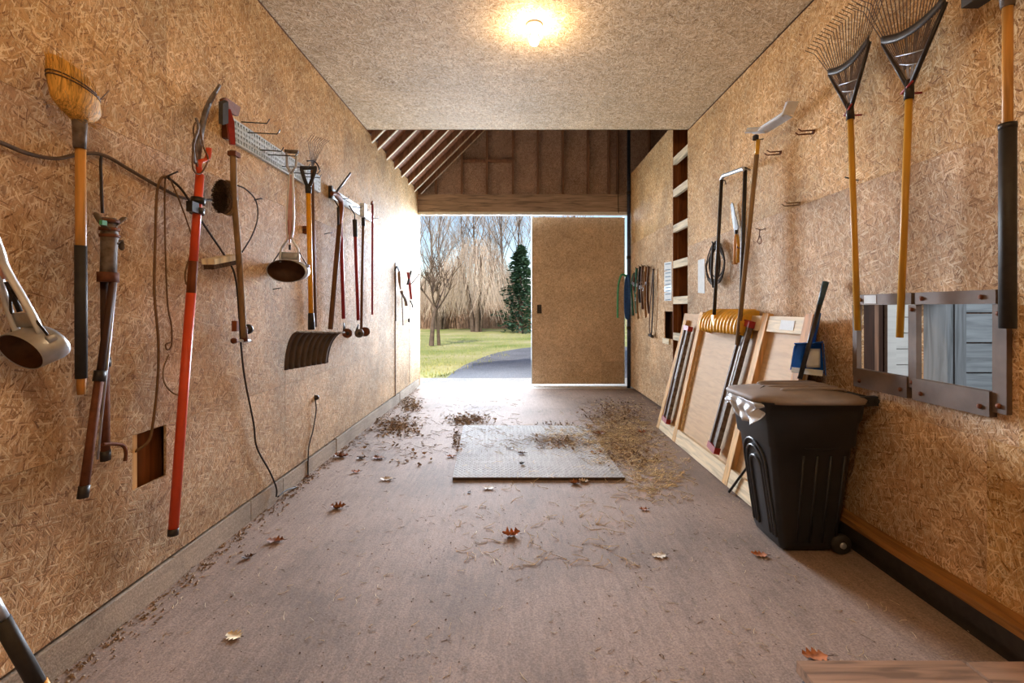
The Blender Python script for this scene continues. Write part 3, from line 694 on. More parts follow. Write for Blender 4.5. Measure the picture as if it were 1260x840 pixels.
# cord loops on a hook
t = thing('rope_coil', Lp(205, 216, .03), 'brown cord hung in long loops on a hook right of the double pole', 'rope')
MB().tube([Lp(202, 219, .0), Lp(205, 217, .06), Lp(219, 211, .09)], .004, 6).build('hook', 'dark_metal', t)
MB().tube(smooth_pts([Lp(*p) for p in [(206, 217, .06), (198, 220, .04), (193, 240, .03), (191, 300, .03), (190, 360, .03), (195, 420, .03), (194, 470, .03), (189, 515, .03), (183, 542, .02), (165, 556, -.02)]], 5), .0065, 6).build('cord', 'cord', t)
MB().tube(smooth_pts([Lp(*p) for p in [(206, 217, .06), (203, 225, .04), (203, 280, .03), (206, 370, .03), (211, 400, .03), (211, 425, .03), (206, 430, .03), (204, 424, .03), (210, 421, .03)]], 5), .004, 6).build('cord', 'cord', t)
MB().tube(smooth_pts([Lp(*p) for p in [(208, 217, .06), (220, 245, .05), (236, 290, .06), (243, 325, .08), (238, 345, .08), (230, 350, .08), (228, 335, .08), (236, 310, .09), (243, 305, .08)]], 5), .004, 6).build('cord', 'cord', t)
MB().tube(smooth_pts([Lp(*p) for p in [(208, 436, .03), (201, 455, .03), (203, 472, .03), (214, 484, .05), (224, 486, .08)]], 5), .0035, 6).build('cord', 'handle_old', t)
# --- orange pole pruner
t = thing('pole_pruner', Lp(213, 655, .06), 'orange pole pruner with a curved saw blade at its top', 'pruner')
a, b_ = Lp(213, 655, .06), Lp(246, 215, .12)
MB().tube([a, lerp(a, b_, .66)], .0215, 14).build('pole', 'orange', t)
MB().tube([lerp(a, b_, .66), lerp(a, b_, .75)], .0205, 14).build('worn_grip', 'rust_brown', t)
MB().tube([lerp(a, b_, .75), lerp(a, b_, 1.0)], .0195, 14).build('pole_extension', 'orange', t)
MB().tube([a-(b_-a).normalized()*.012, a+(b_-a).normalized()*.02], .023, 14).build('end_cap', 'dark_metal', t)
for u in (.885, .915): MB().tube([lerp(a, b_, u), lerp(a, b_, u+.018)], .032, 12).build('clamp', 'dark_metal', t)
MB().box(lerp(a, b_, .90)+Vector((.01, -.05, 0)), (.03, .05, .05)).build('clamp_bolt', 'dark_metal', t)
bl = [Lp(*p) for p in [(246, 205, .12), (249, 180, .12), (253, 155, .12), (260, 130, .11), (273, 105, .10)]]
blr = [Lp(*p) for p in [(238, 200, .12), (241, 178, .12), (246, 152, .12), (255, 125, .11), (270, 103, .10)]]
A_, B_ = smooth_pts(bl, 5), smooth_pts(blr, 5); k = len(A_)-1
MB().grid(lambda u, v: A_[round(u*k)]*(1-v)+B_[round(u*k)]*v, k, 2, .004).build('saw_blade', 'dusty_metal', t)
MB().tube(smooth_pts([b_, Lp(245, 200, .13), Lp(255, 195, .13), Lp(257, 182, .13)]), .014, 8, flat=.5).build('blade_socket', 'orange', t)
MB().tube(smooth_pts([Lp(*p) for p in [(243, 205, .14), (240, 175, .14), (238, 158, .14), (242, 150, .14), (246, 158, .14), (250, 180, .14), (256, 195, .14), (250, 210, .14), (243, 214, .14), (237, 205, .14), (238, 180, .14)]], 5), .004, 6).build('pull_cord', 'cord', t)
MB().tube(smooth_pts([Lp(240, 200, .14), Lp(238, 178, .14), Lp(244, 158, .14), Lp(241, 145, .14)]), .009, 8, flat=.5).build('hook_jaw', 'dusty_metal', t)
# --- red headed weeding tool on a bent ash handle
t = thing('garden_hoe', Lp(301, 420, .08), 'old ash handled tool with a red socket, hung head up beside the dark brush', 'hoe')
MB().tube(smooth_pts([Lp(300, 415, .08), Lp(297, 360, .09), Lp(292, 290, .12), Lp(288, 240, .14), Lp(287, 185, .15)], 4), .0165, 12).build('handle', 'handle_old', t)
MB().tube([Lp(301, 420, .08), Lp(300, 402, .08)], .019, 10).build('handle_end', 'rust_brown', t)
MB().tube([Lp(286, 178, .15), Lp(283, 150, .15)], [.017, .024], 4).tube([Lp(283, 150, .15), Lp(279, 134, .15)], [.024, .02], 4).build('socket', 'red', t)
MB().prism([Lp(270, 122, .13), Lp(274, 120, .13), Lp(292, 132, .10), Lp(289, 143, .10), Lp(276, 137, .13), Lp(271, 152, .13)], (.02, .0, .0)).build('head_plate', 'rust', t)
MB().prism([Lp(269, 125, .16), Lp(276, 123, .16), Lp(276, 150, .16), Lp(269, 152, .16)], (.01, .02, 0)).build('blade', 'dark_metal', t)
MB().box(Lp(288, 190, .15), (.045, .05, .025)).build('collar', 'rust', t)
MB().tube([Lp(289, 419, .09), Lp(307, 419, .06)], .010, 10).build('cross_bolt', 'steel', t)
MB().lathe(Lp(288.5, 419, .10), (0, -1, 0), [(-.01, 0), (-.01, .017), (.012, .017), (.012, 0)], 10).build('bolt_head', 'rust', t)
MB().box(Lp(289.5, 401, .09), (.03, .02, .06)).build('bracket', 'rust_brown', t)
MB().lathe(Lp(304, 405, .06), (0, 1, 0), [(0, 0), (.0, .03), (.02, .03), (.02, 0)], 12).build('disc', 'dark_metal', t)
# --- brushes
t = thing('scrub_brush', Lp(275, 264, .06), 'oval brush with dark dirty bristles hanging left of the ash handle', 'brush')
def oval(cx, cy, off, ry, rz, th):
    c = Lp(cx, cy, off)
    return c, [c+Vector((0, ry*math.cos(a), rz*math.sin(a))) for a in [2*PI*i/20 for i in range(20)]]
c, p = oval(277, 243, .09, .065, .10, .02); p = [c+Vector((.052*math.cos(a), 0, .098*math.sin(a))) for a in [2*PI*i/20 for i in range(20)]]; MB().prism([v+Vector((.008, 0, 0)) for v in p], (0, .03, 0)).build('brush_back', 'handle_old', t)
mb = MB()
for i in range(700):
    a = random.random()*2*PI; q = math.sqrt(random.random())*.95; s_ = c+Vector((.05*q*math.cos(a), -.02, .095*q*math.sin(a)))
    mb.tube([s_, s_+Vector((jit(.006), -.03, jit(.006)-.004))], .0022, 3, cap=False)
mb.prism([v+(c-v)*.06 for v in p], (0, -.03, 0)); mb.build('bristles', 'bristle', t, kind='stuff')
t = thing('push_brush', Lp(272, 322, .05), 'pale wooden brush block on the left wall below the dark brush', 'brush')
p0, p1 = Lp(254, 321, .10), Lp(287, 318, .05)
MB().bar(Lp(256, 322, .05), Lp(288, 316, .05), .07, .030).build('block', 'cream_wood', t)
MB().bar(Lp(257, 328, .05), Lp(286, 322, .05), .055, .03).build('bristle_pad', 'bristle', t)
MB().tube(smooth_pts([Lp(292, 228, .03), Lp(303, 233, .03), Lp(315, 247, .03), Lp(317, 268, .03), Lp(310, 290, .03), Lp(298, 310, .03)]), .0045, 6).build('cable_loop', 'cord_dark', label='short stiff cable arcing right of the old ash handle', cat='cable')
# --- yellow snow shovel
t = thing('snow_shovel', Lp(382, 450, .15), 'snow shovel with yellow handle and ribbed brown blade', 'shovel')
sa, sb = At(383, 396, 3.66), At(379.5, 238, 3.62)
MB().tube([sa, sb], .018, 12).build('handle', 'yellow', t)
MB().tube([sa+(sb-sa)*-.06, sa+(sb-sa)*.07], [.026, .021], 12).build('socket', 'dark_metal', t)
y_ax = (At(383, 300, 3.9)-At(379, 300, 3.6)); 
gr = [At(379.5, 246, 3.62), At(378.5, 228, 3.62)]
MB().tube([sb, sb+Vector((0, 0, .05))], [.021, .024], 10).build('grip_stem', 'black', t)
gw_ = .05
gc = sb+Vector((0, 0, .05))
for s_ in (-1, 1): MB().tube(smooth_pts([gc+Vector((0, 0, -.02)), gc+Vector((s_*gw_*.6, 0, .06)), gc+Vector((s_*gw_, 0, .125)), gc+Vector((s_*gw_*.95, 0, .15))]), .014, 8).build('grip_side', 'black', t)
MB().tube([gc+Vector((-gw_-.005, 0, .14)), gc+Vector((gw_+.005, 0, .14))], .014, 10).build('grip_bar', 'black', t)
tl, bl_, tr, br = At(365, 408, 3.41), At(350, 455, 3.41), At(424, 409, 3.86), At(404, 446, 3.83)
def blade(u, v):
    e = 1-math.sin(v*PI/2)
    top_ = lerp(tl, tr, u); bot = lerp(bl_, br, u)
    p = Vector((bot.x+(top_.x-bot.x)*e, bot.y+(top_.y-bot.y)*v*0+(top_.y-bot.y)*(1-v), top_.z+(bot.z-top_.z)*(1-math.cos(v*PI/2))*1.0))
    rib = .008*math.sin(u*PI*16)
    return p+Vector((rib, -rib, 0))
MB().grid(blade, 90, 12, .005).build('blade', plain('dark brown plastic blade', rgb('4c3d30'), .55, 0, var=.3, scale=12), t)
MB().tube([blade(u/20, 0.0) for u in range(21)], .007, 6).build('top_edge', 'steel', t)
MB().tube([blade(u/20, 1.0) for u in range(21)], .006, 6, flat=.5).build('wear_strip', 'rust', t)
# --- spring rake behind the shovel
t = thing('wire_rake', Lp(385, 400, .03), 'thin wire rake with a brown pole hanging behind the yellow shovel handle', 'rake')
MB().tube([Lp(388, 402, .04), Lp(384, 205, .05)], .013, 10).build('handle', 'handle_brown', t)
MB().tube(smooth_pts([Lp(378, 198, .05), Lp(386, 198, .06), Lp(391, 203, .08), Lp(393, 209, .09)]), .006, 6).build('bent_hook', 'dark_metal', t)
ap_ = Lp(384, 207, .05)
for i in range(9): MB().tube([ap_, ap_+Vector((.03, -.15+.04*i, .17+.01*i)), ap_+Vector((.08, -.20+.045*i, .20+.01*i))], .0022, 5).build('tine', 'wire', t)
# --- brown tool with curved rusty head
t = thing('mattock', Lp(406, 405, .05), 'dark brown handled tool with a curved rust brown head on the farther rail', 'tool')
MB().tube([Lp(406.5, 405, .05), Lp(418, 275, .08)], .022, 12).build('handle', 'handle_brown', t)
MB().tube(smooth_pts([Lp(417.5, 277, .08), Lp(420, 258, .08), Lp(419, 246, .09), Lp(413, 239, .10), Lp(408, 238, .10)]), [.028]*4+[.030]*8+[.02]*5, 10, flat=.7).build('curved_head', 'rust_brown', t)
MB().tube([Lp(411, 240, .10), Lp(431, 213, .06)], .010, 8).build('spike', 'dark_metal', t)
MB().tube([Lp(416.5, 276, .10), Lp(416, 255, .10)], .012, 8).build('side_bolt', 'dark_metal', t)
# --- red handled weed pullers
def puller(x0, y0, x1, y1, label, grip, head_xy, wheel_mat='rust', off=.08):
    t = thing('weed_puller', Lp(x1, y1+10, off), label, 'tool')
    a, b_ = Lp(x0, y0, off), Lp(x1, y1, off)
    MB().tube([a, lerp(a, b_, .96)], .017, 10).build('handle', 'red', t)
    if grip: MB().tube([a, lerp(a, b_, .16)], .022, 10).build('grip', 'black', t)
    MB().tube([a-Vector((0, 0, .02)), a+Vector((.0, 0, .05)), a+Vector((-.055, 0, .14))], .006, 6).build('hanging_loop', 'cord_dark', t)
    hc = Lp(*head_xy, off)
    for s_ in (-.02, 0, .02): MB().tube([b_+Vector((0, s_*.5, 0)), hc+Vector((0, s_*1.4, .03))], .004, 6).build('prong', 'dark_metal', t)
    wo_ = MB().lathe(hc+Vector((.03, 0, 0)), (-.5, .8, 0), [(0, 0), (0, .04), (.01, .046), (.03, .046), (.035, .03), (.035, 0)], 14).build('wheel', wheel_mat, t)
    MB().lathe(hc+Vector((.03, 0, 0)), (.5, -.8, 0), [(0, .018), (.012, .015), (.012, 0)], 10).build('hub', 'dark_metal', wo_)
puller(419, 265, 423, 397, 'red handled tool hanging just right of the dark brown handle', False, (424, 410))
puller(436.5, 270, 441, 399, 'red handled tool with a black top grip on the farther rail', True, (439, 410), 'dusty_metal')
t = thing('garden_hoe', Lp(446, 408, .07), 'brown handled hoe with a pale square blade on the farther rail', 'hoe')
MB().tube([Lp(444.5, 408, .07), Lp(447, 265, .08)], .014, 10).build('handle', 'handle_brown', t)
MB().box(Lp(447, 259, .09), (.05, .08, .14)).build('blade', 'galv', t)
MB().tube([Lp(447, 268, .08), Lp(447, 278, .08)], .019, 10).build('ferrule', 'dark_metal', t)
MB().lathe(Lp(449, 408, .09), (.5, -.8, 0), [(0, 0), (0, .05), (.02, .05), (.02, .02), (.03, .018), (.03, 0)], 14).build('wheel', 'rust', t)
t = thing('thin_rod', Lp(458, 387, .03), 'thin red rod hanging alone at the end of the farther rail', 'rod')
MB().tube([Lp(458, 387, .04), Lp(458.3, 250, .05)], .012, 8).build('rod', 'red', t)
MB().tube(smooth_pts([Lp(458.3, 251, .05), Lp(458, 248, .07), Lp(457, 251, .09)]), .012, 8).build('bent_end', 'rust', t)
# --- small tools by the door
t = thing('leather_sheath', Lp(489, 395, .03), 'brown leather sheath with dark straps on the left wall near the door', 'sheath')
MB().tube([Lp(487, 330, .03), Lp(487, 395, .03)], .008, 6).build('strap', 'dark_metal', t)
MB().tube(smooth_pts([Lp(486, 333, .03), Lp(488.5, 328, .05), Lp(491, 333, .03)]), .012, 6).build('loop', 'strap_dark', t)
MB().tube([Lp(491, 335, .05), Lp(492, 345, .05), Lp(493.5, 354, .05)], [.05, .06, .045], 8, flat=.35).build('pouch', 'leather2', t)
t = thing('hand_tool', Lp(496, 398, .03), 'small grey pruning tool hanging under the leather sheath', 'tool')
MB().tube(smooth_pts([Lp(494, 358, .05), Lp(495, 362, .05), Lp(498.5, 368, .05), Lp(500, 376, .05)]), .022, 8, flat=.5).build('handle', 'dusty_metal', t)
MB().tube([Lp(494.5, 360, .05), Lp(496, 400, .04)], .008, 6).build('blade', 'wire', t)
t = thing('hanging_pliers', Lp(505, 395, .03), 'red and dark hand tool on a string beside the door jamb', 'tool')
MB().tube(smooth_pts([Lp(502, 335, .05), Lp(503.5, 345, .05), Lp(505, 358, .05), Lp(506, 368, .05)]), .02, 8, flat=.5).build('grip', 'red', t)
MB().tube(smooth_pts([Lp(506, 333, .05), Lp(504, 340, .05), Lp(501.5, 350, .05)]), .018, 8, flat=.5).build('jaw', 'dark_metal', t)
MB().tube(smooth_pts([Lp(505, 350, .06), Lp(509, 346, .10), Lp(514, 340, .12), Lp(516, 337, .13)]), .016, 6, flat=.5).build('arm', 'dusty_metal', t)
MB().tube(smooth_pts([Lp(504.5, 368, .03), Lp(504, 392, .03), Lp(504, 400, .02), Lp(504, 470, .01)]), .004, 5).build('string', 'cord_dark', t)
MB().box(Lp(503.5, 394, .03), (.03, .05, .06)).build('weight', 'dark_metal', t)
MB().tube(smooth_pts([Lp(505, 370, .04), Lp(507, 374, .05), Lp(508, 378, .05)]), .012, 6).build('hook', 'dark_metal', t)
# --- outlet with cable
t = thing('wall_cable', Lp(388, 492, .01), 'thin grey cable hanging from a small plug on the lower left wall', 'cable')
MB().tube(smooth_pts([Lp(388, 492, .02), Lp(389, 505, .02), Lp(385, 530, .01), Lp(380, 550, .01), Lp(379, 580, .01), Lp(379, 590, .02), Lp(365, 599, .03), Lp(352, 603, .04), Lp(342, 611, .04)], 5), .005, 6).build('cord', 'cord_dark', t)
MB().lathe(Lp(388, 489, .0), (1, 0, 0), [(0, .022), (.018, .02), (.03, .012), (.03, 0)], 10).build('plug', 'dark_metal', t)
# --- spare hooks on the left wall (small)
for (x, y, lb) in [(377, 283, 'small rusty block on the left wall right of the silver scoop'), (340, 356, 'small dark wire stub on the left wall under the silver scoop'), (403, 288, 'bent wire hook left of the dark brown handle'), (317, 246, 'short wire hook beside the arcing cable')]:
    t = thing('wall_hook', Lp(x, y, 0), lb, 'hook')
    if y == 283: MB().box(Lp(x, y, .02), (.04, .05, .06)).build('block', 'rust', t)
    MB().tube([Lp(x-4, y, .005), Lp(x, y-1, .03), Lp(x+6, y-2, .05)], .004, 6).build('wire', 'dark_metal', t)
# --- pole lying in the near left corner
t = thing('floor_pole', (-1.4, 1.3, .2), 'dark pole with a yellow band cut by the lower left corner', 'pole')
a, b_ = At(-14, 735, 1.25), At(52, 852, 1.33)
MB().tube([lerp(a, b_, .22), lerp(a, b_, .92)], .019, 12).build('pole', 'black', t)
MB().tube([a, lerp(a, b_, .22)], .017, 12).build('pale_end', 'steel', t)
MB().tube([lerp(a, b_, .90), lerp(a, b_, 1.35)], .021, 12).build('yellow_band', 'yellow', t)
# ================= RIGHT WALL =================
def leaf_rake(hb, apx, tipL, half, label, X=XR-.10):
    """in the wall plane: hb, apx = (Y,Z) of handle bottom and ferrule top"""
    t = thing('leaf_rake', (X, hb[0], hb[1]), label, 'rake', 'leaf rakes hung head up on the right wall')
    hb = Vector((X, *hb)); ap = Vector((X, *apx)); u = (ap-hb).normalized(); v = Vector((1, 0, 0)).cross(u).normalized()
    if v.y < 0: v = -v
    MB().tube([hb, ap], .0155, 12).build('handle', 'handle_gold', t)
    MB().tube([ap-u*.05, ap+u*.04], [.021, .017], 12).build('ferrule', 'dark_metal', t)
    fr = .31; fw = half*.56
    for s_ in (-1, 1): MB().tube([ap, ap+u*(fr*.95)+v*s_*fw], [.012, .008], 8).build('frame_arm', 'dark_metal', t)
    P = lambda w, h: ap+u*h+v*(w)
    MB().grid(lambda a, b_: P((a*2-1)*fw, fr*.80+.04*b_+.045*(abs(a*2-1)**2)+0*.0)+Vector((-.006*math.sin(b_*PI), 0, 0)), 20, 3, .004).build('spreader_bar', 'dark_metal', t)
    for k_ in range(4):
        w = (-.55+k_*.367)*fw; MB().bar(P(w*.15, .02), P(w, fr*.85), .016, .003, up=(1, 0, 0)).build('strut', 'dusty_metal', t)
    nT = 24
    for i in range(nT):
        a = (i/(nT-1)*2-1); w1 = a*fw*.97; h1 = fr*.84+.045*a*a; w2 = a*half; h2 = tipL-.03*a*a
        base_ = P(w1*.3, .10)
        pts = [base_, P(w1, h1)+Vector((-.004, 0, 0)), P(w2, h2), P(w2*1.02, h2+.025)+Vector((-.055, 0, -.0))]
        MB().tube(pts, .0022, 5, cap=False).build('tine', 'wire', t)
    for s_, h in ((.18, .11), (.14, .16)):
        MB().tube([P(-fw*h/fr*.98, h-.02), P(0, h-.0)+Vector((-.012, 0, 0)), P(fw*h/fr*.98, h+.03)], .003, 6).build('brace_wire', 'steel', t)
    MB().tube([P(.05, .0)+Vector((.1, 0, 0)), P(.05, -.005), P(-.055, .012)+Vector((-.03, 0, 0))], .005, 6).build('hanger_hook', 'red', t)
    return t
leaf_rake((2.655, 1.24), (2.715, 2.46), .53, .30, 'bamboo handled leaf rake head up, beside the left wall hatch, wire tines fully in view')
leaf_rake((2.364, 1.22), (2.306, 2.40), .56, .33, 'bamboo handled leaf rake nearer the black sleeved tool, tines cut by the top edge')
# black sleeved tool
t = thing('push_broom', (XR-.10, 1.845, 1.28), 'tool with a thick black sleeved handle at the right frame edge', 'broom')
X = XR-.10
MB().tube([(X, 1.845, 1.9), (X, 1.845, 2.50)], .0165, 12).build('handle', 'handle', t)
slv = MB().tube([(X, 1.845, 1.285), (X, 1.845, 2.05)], [.026, .026], 16).build('sleeve', 'black', t)
MB().tube([(X, 1.845, 2.04), (X, 1.845, 2.06)], .0275, 16).build('sleeve_cap', 'dark_metal', slv)
MB().tube([(X, 1.845, 2.50), (X, 1.845, 2.60)], [.021, .03], 12).build('ferrule', 'dusty_metal', t)
hbk = MB().box((X, 1.85, 2.62), (.07, .30, .06)).build('head_block', 'black', t)
mb = MB()
for i in range(500):
    p = Vector((X+jit(.03), 1.85+jit(.145), 2.65)); mb.tube([p, p+Vector((jit(.008), jit(.008), .09))], .002, 3, cap=False)
mb.build('bristles', 'bristle', hbk, kind='stuff')
# long pole with silver head
t = thing('roof_rake', Rp(907, 425, .19), 'long pole with a bent silver metal head, reaching up the right wall', 'rake')
a, b_ = Vector((1.76, 3.88, 1.07)), Rp(933, 172, .12)
MB().tube([a, lerp(a, b_, .93)], .0175, 12).build('pole', 'handle_old', t)
MB().tube([lerp(a, b_, .93), b_], .015, 12).build('brass_collar', 'gold_plastic', t)
def strip(pts, w, name, mat='steel'):
    P = [Vector(p) for p in pts]
    for p, q in zip(P, P[1:]): MB().bar(p, q, .05, w*.25, up=(0, 0, 1)).build(name, mat, t)
h0, h1, h2, h3 = Rp(923, 161, .16), Rp(939, 160, .12), Rp(969, 141, .10), Rp(974, 126, .10)
for p, q in ((h0, h1), (h1, h2)):
    MB().bar(p, q, .075, .008, up=(.5, 0, 1)).bar(p+Vector((-.03, 0, .0)), q+Vector((-.03, 0, .0)), .012, .035, up=(.5, 0, 1)).build('head_strip', 'bright_metal', t)
MB().bar(h2, h3+Vector((0, -.02, 0)), .075, .008, up=(0, 1, 0)).bar(h2+Vector((-.03, 0, 0)), h3+Vector((-.03, 0, 0)), .012, .02, up=(0, 1, 0)).build('head_tip', 'bright_metal', t)
MB().lathe(b_+Vector((-.02, 0, 0)), (0, 0, 1), [(0, .022), (.03, .022), (.04, .008), (.04, 0)], 10).build('clamp', 'dark_metal', t)
MB().tube([Rp(939, 171, .01), Rp(932, 172, .10), Rp(929, 171, .16)], .005, 6).build('wall_hook', 'dark_metal', t)
# U handled golden snow scoop
t = thing('snow_scoop', Rp(890, 420, .15), 'golden ribbed snow scoop with a tall U shaped dark handle', 'scoop')
q0, q1, q2, q3 = Vector((1.76, 4.36, 1.33)), Rp(888, 220, .10), Rp(917, 209, .14), Vector((1.77, 3.95, 1.20))
q0 = At(878.5, 392, 4.36); q3 = At(911, 400, 3.87)
MB().tube(smooth_pts([q0, q1], 2)+[], .0155, 12).build('handle_tube', 'dark_metal', t)
MB().tube([q3, q2], .0155, 12).build('handle_tube', 'dark_metal', t)
MB().tube([q1-Vector((0, -.01, .01)), q1+Vector((0, -.03, .02)), q2+Vector((0, .03, .02)), q2-Vector((0, .01, .01))], .017, 12).build('top_bar', 'steel', t)
MB().tube([Rp(893, 226, .008), Rp(892, 222, .08), Rp(890, 222, .13)], .006, 6).tube([Rp(923, 209, .008), Rp(921, 208, .08), Rp(917, 206, .17)], .006, 6).build('wall_hooks', 'dark_metal', t)
sy0, sy1 = 4.66, 3.86
def sc(u, v):
    Y = sy0+(sy1-sy0)*u; a = v*PI*.62-.25
    R_ = .15
    zc = 1.19; rib = .010*math.sin(u*PI*2*12)
    return Vector((1.90-(R_+rib)*math.cos(a)*.95, Y, zc+(R_+rib)*math.sin(a)*1.0-.02*0))
MB().grid(lambda u, v: sc(u, 1-v), 130, 10, .006).build('ribbed_pan', 'gold_plastic', t)
for Y in (sy0, sy1):
    poly_ = [Vector((1.925, Y, 1.10))]+[sc(0, i/8)*1 for i in range(9)]+[Vector((1.925, Y, 1.34))]
    for p in poly_: p.y = Y
    MB().prism(poly_, (0, .006 if Y > 4 else -.006, 0)).build('end_cheek', 'gold_plastic', t)
for q_ in (q0, q3): MB().box(q_+Vector((.01, 0, -.01)), (.05, .06, .09)).build('handle_bracket', 'gold_plastic', t)
# cable coil + papers
t = thing('cable_coil', (XR-.02, 4.68, 1.6), 'coil of dark cable hanging behind the U shaped handle', 'cable')
mb = MB(); cc = Vector((XR-.045, 4.66, 1.80))
pts = []
for i in range(9*16+1):
    a = 2*PI*i/16; lp = i//16; ry = .17+.06*math.sin(lp*2.1); rz = .17+.035*math.cos(lp*1.7)
    pts.append(cc+Vector((-.01*(lp % 3)+.008*math.sin(a*.37), ry*math.sin(a)*(1-.35*max(0, math.cos(a))), rz*math.cos(a)-.02*(lp % 2))))
mb.tube(pts, .0055, 6).build('cable_loops', 'cord_dark', t)
MB().tube(smooth_pts([cc+Vector((-.02, .02, .19)), cc+Vector((-.04, 0, .05)), cc+Vector((-.03, .04, -.12)), cc+Vector((-.02, .02, -.24))]), .012, 6).build('wrapped_tail', 'cord_dark', t)
MB().tube([cc+Vector((.045, 0, .175)), cc+Vector((-.03, 0, .17)), cc+Vector((-.045, 0, .2))], .006, 6).build('hook', 'dark_metal', t)
t = thing('notice_sheet', Rp(863, 340, .0), 'blank whitish sheet pinned beside the dark cable coil', 'paper')
MB().add([Rp(859, 320, .004), Rp(867, 318, .004), Rp(867, 361, .004), Rp(859, 360, .004)], [(0, 1, 2, 3)]).prism([Rp(859, 320, .001), Rp(867, 318, .001), Rp(867, 361, .001), Rp(859, 360, .001)], (-.002, 0, 0)).build('sheet', 'paper', t)
# notices on the wall by the slot
for i, (ya_, yb, lb) in enumerate([(323, 333, 'uppermost small printed notice left of the ladder slot'), (334, 351, 'second printed notice from the top left of the ladder slot'), (352, 359, 'narrow blue grey notice third from the top left of the ladder slot'), (360, 370, 'lowest printed notice left of the ladder slot')]):
    t = thing('printed_notice', Rp(822, yb, .0), lb, 'paper')
    MB().prism([Rp(817.5, ya_, .001), Rp(826.5, ya_-1.5, .001), Rp(826.5, yb-.2, .001), Rp(817.5, yb, .001)], (-.002, 0, 0)).build('sheet', 'paper' if i != 2 else 'galv', t)
    nl = 2 if yb-ya_ < 12 else 4
    for k_ in range(nl):
        yy = ya_+1.6+(yb-ya_-3)*k_/max(1, nl-1)
        MB().prism([Rp(818.6, yy, .0032), Rp(825.2, yy-.8, .0032), Rp(825.2, yy+.2, .0032), Rp(818.6, yy+1, .0032)], (-.0006, 0, 0)).build('print_line', 'ink', t)
# lopper / hand shears
t = thing('hand_shears', Rp(905, 325, .03), 'garden shears with silver blades and orange wooden handles between the tall handles', 'shears')
MB().tube([Rp(904.5, 325, .04), Rp(905, 300, .04), Rp(906, 288, .04)], [.03, .028, .016], 10, flat=.6).build('handle', 'pine_gold', t)
MB().tube([Rp(907.5, 323, .04), Rp(908, 300, .04), Rp(907.5, 288, .04)], [.022, .022, .013], 10, flat=.6).build('handle', 'handle_gold', t)
MB().prism([Rp(900.5, 249, .04), Rp(902.5, 250, .04), Rp(909.5, 280, .04), Rp(908, 289, .04), Rp(905, 283, .04)], (-.006, 0, 0)).build('blade', 'blade_grey', t)
MB().prism([Rp(899.3, 251, .03), Rp(901, 252, .03), Rp(906.5, 280, .03), Rp(905, 289, .03), Rp(902.8, 278, .03)], (-.006, 0, 0)).build('blade', 'blade_grey', t)
MB().lathe(Rp(906.5, 285, .05), (-1, 0, 0), [(0, .02), (.012, .018), (.012, 0)], 10).build('pivot', 'dark_metal', t)
MB().tube([Rp(911, 305, .0), Rp(908, 305, .06), Rp(907, 303, .08)], .004, 6).build('hook', 'dark_metal', t)
# spare double hooks
def dhook(x, y, lb, mat='rust'):
    t = thing('wall_hook', Rp(x, y, .0), lb, 'hook')
    for dy in (0, .035):
        p = Rp(x, y, 0)+Vector((0, dy, -.012 if dy else 0)); MB().tube([p, p+Vector((-.09, 0, -.006)), p+Vector((-.11, 0, .008))], .0045, 6).build('prong', mat, t)
    MB().lathe(Rp(x, y, 0)+Vector((0, .018, -.006)), (-1, 0, 0), [(0, .016), (.004, .014), (.004, 0)], 8).build('base', mat, t)
dhook(1003, 160, 'empty double wall hook right of the silver metal head')
dhook(962, 186, 'empty double wall hook under the silver metal head')
dhook(985, 249, 'pale empty double wall hook, the middle one on the right wall', 'handle_old')
t = thing('wall_hook', Rp(942, 281, 0), 'wire hook with a small loop hanging right of the long pole', 'hook')
MB().tube([Rp(942, 281, 0), Rp(936, 283, .06), Rp(930, 281, .08)], .004, 6).build('prong', 'rust', t)
MB().tube(smooth_pts([Rp(935, 283, .06), Rp(934, 292, .05), Rp(932, 297, .05), Rp(935, 300, .05), Rp(937, 296, .05), Rp(935, 290, .05)]), .004, 6).build('loop', 'rust', t)
t = thing('wall_hook', Rp(1053, 220, 0), 'single wire peg behind the left bamboo rake handle', 'hook')
MB().tube([Rp(1056, 222, 0), Rp(1040, 218, .14)], .004, 6).build('prong', 'dark_metal', t)
# halters and straps by the pipe
random.seed(21)
def halter(px, y0, y1, mat, lb, r_=.018, w=.05, buckle=True):
    t = thing('halter', Rp(px, y0, .0), lb, 'halter', 'halters and leads hung on the right wall by the pipe')
    top = Rp(px, y0, .06); bot = Rp(px, y1, .05)
    L_ = (top-bot).z
    MB().tube(smooth_pts([top, lerp(top, bot, .3)+Vector((0, w, 0)), lerp(top, bot, .7)+Vector((0, w*.8, 0)), bot, lerp(top, bot, .7)+Vector((-.03, -w*.8, 0)), lerp(top, bot, .3)+Vector((-.03, -w, 0)), top], 5), r_, 6, flat=.4).build('strap', mat, t)
    MB().tube(smooth_pts([lerp(top, bot, .35)+Vector((0, w*1.05, 0)), lerp(top, bot, .4)+Vector((-.04, 0, 0)), lerp(top, bot, .35)+Vector((-.03, -w*1.05, 0))], 3), r_*.9, 6, flat=.4).build('noseband', mat, t)
    if buckle:
        c = lerp(top, bot, random.uniform(.3, .6))+Vector((-.04, w*.4, 0))
        MB().tube([c+Vector((0, .025*math.cos(a), .025*math.sin(a))) for a in [2*PI*i/10 for i in range(11)]], .005, 6).build('buckle', 'steel', t)
    MB().tube([Rp(px, y0, .0), top+Vector((-.01, 0, 0)), top+Vector((-.025, 0, .02))], .006, 6).build('hook', 'dark_metal', t)
    return t
halter(783.5, 330, 385, 'green_strap', 'green webbing halter nearest the pipe in the hanging cluster', w=.09)
halter(787.5, 328, 372, 'strap_dark', 'dark strap halter second from the pipe in the cluster', w=.08)
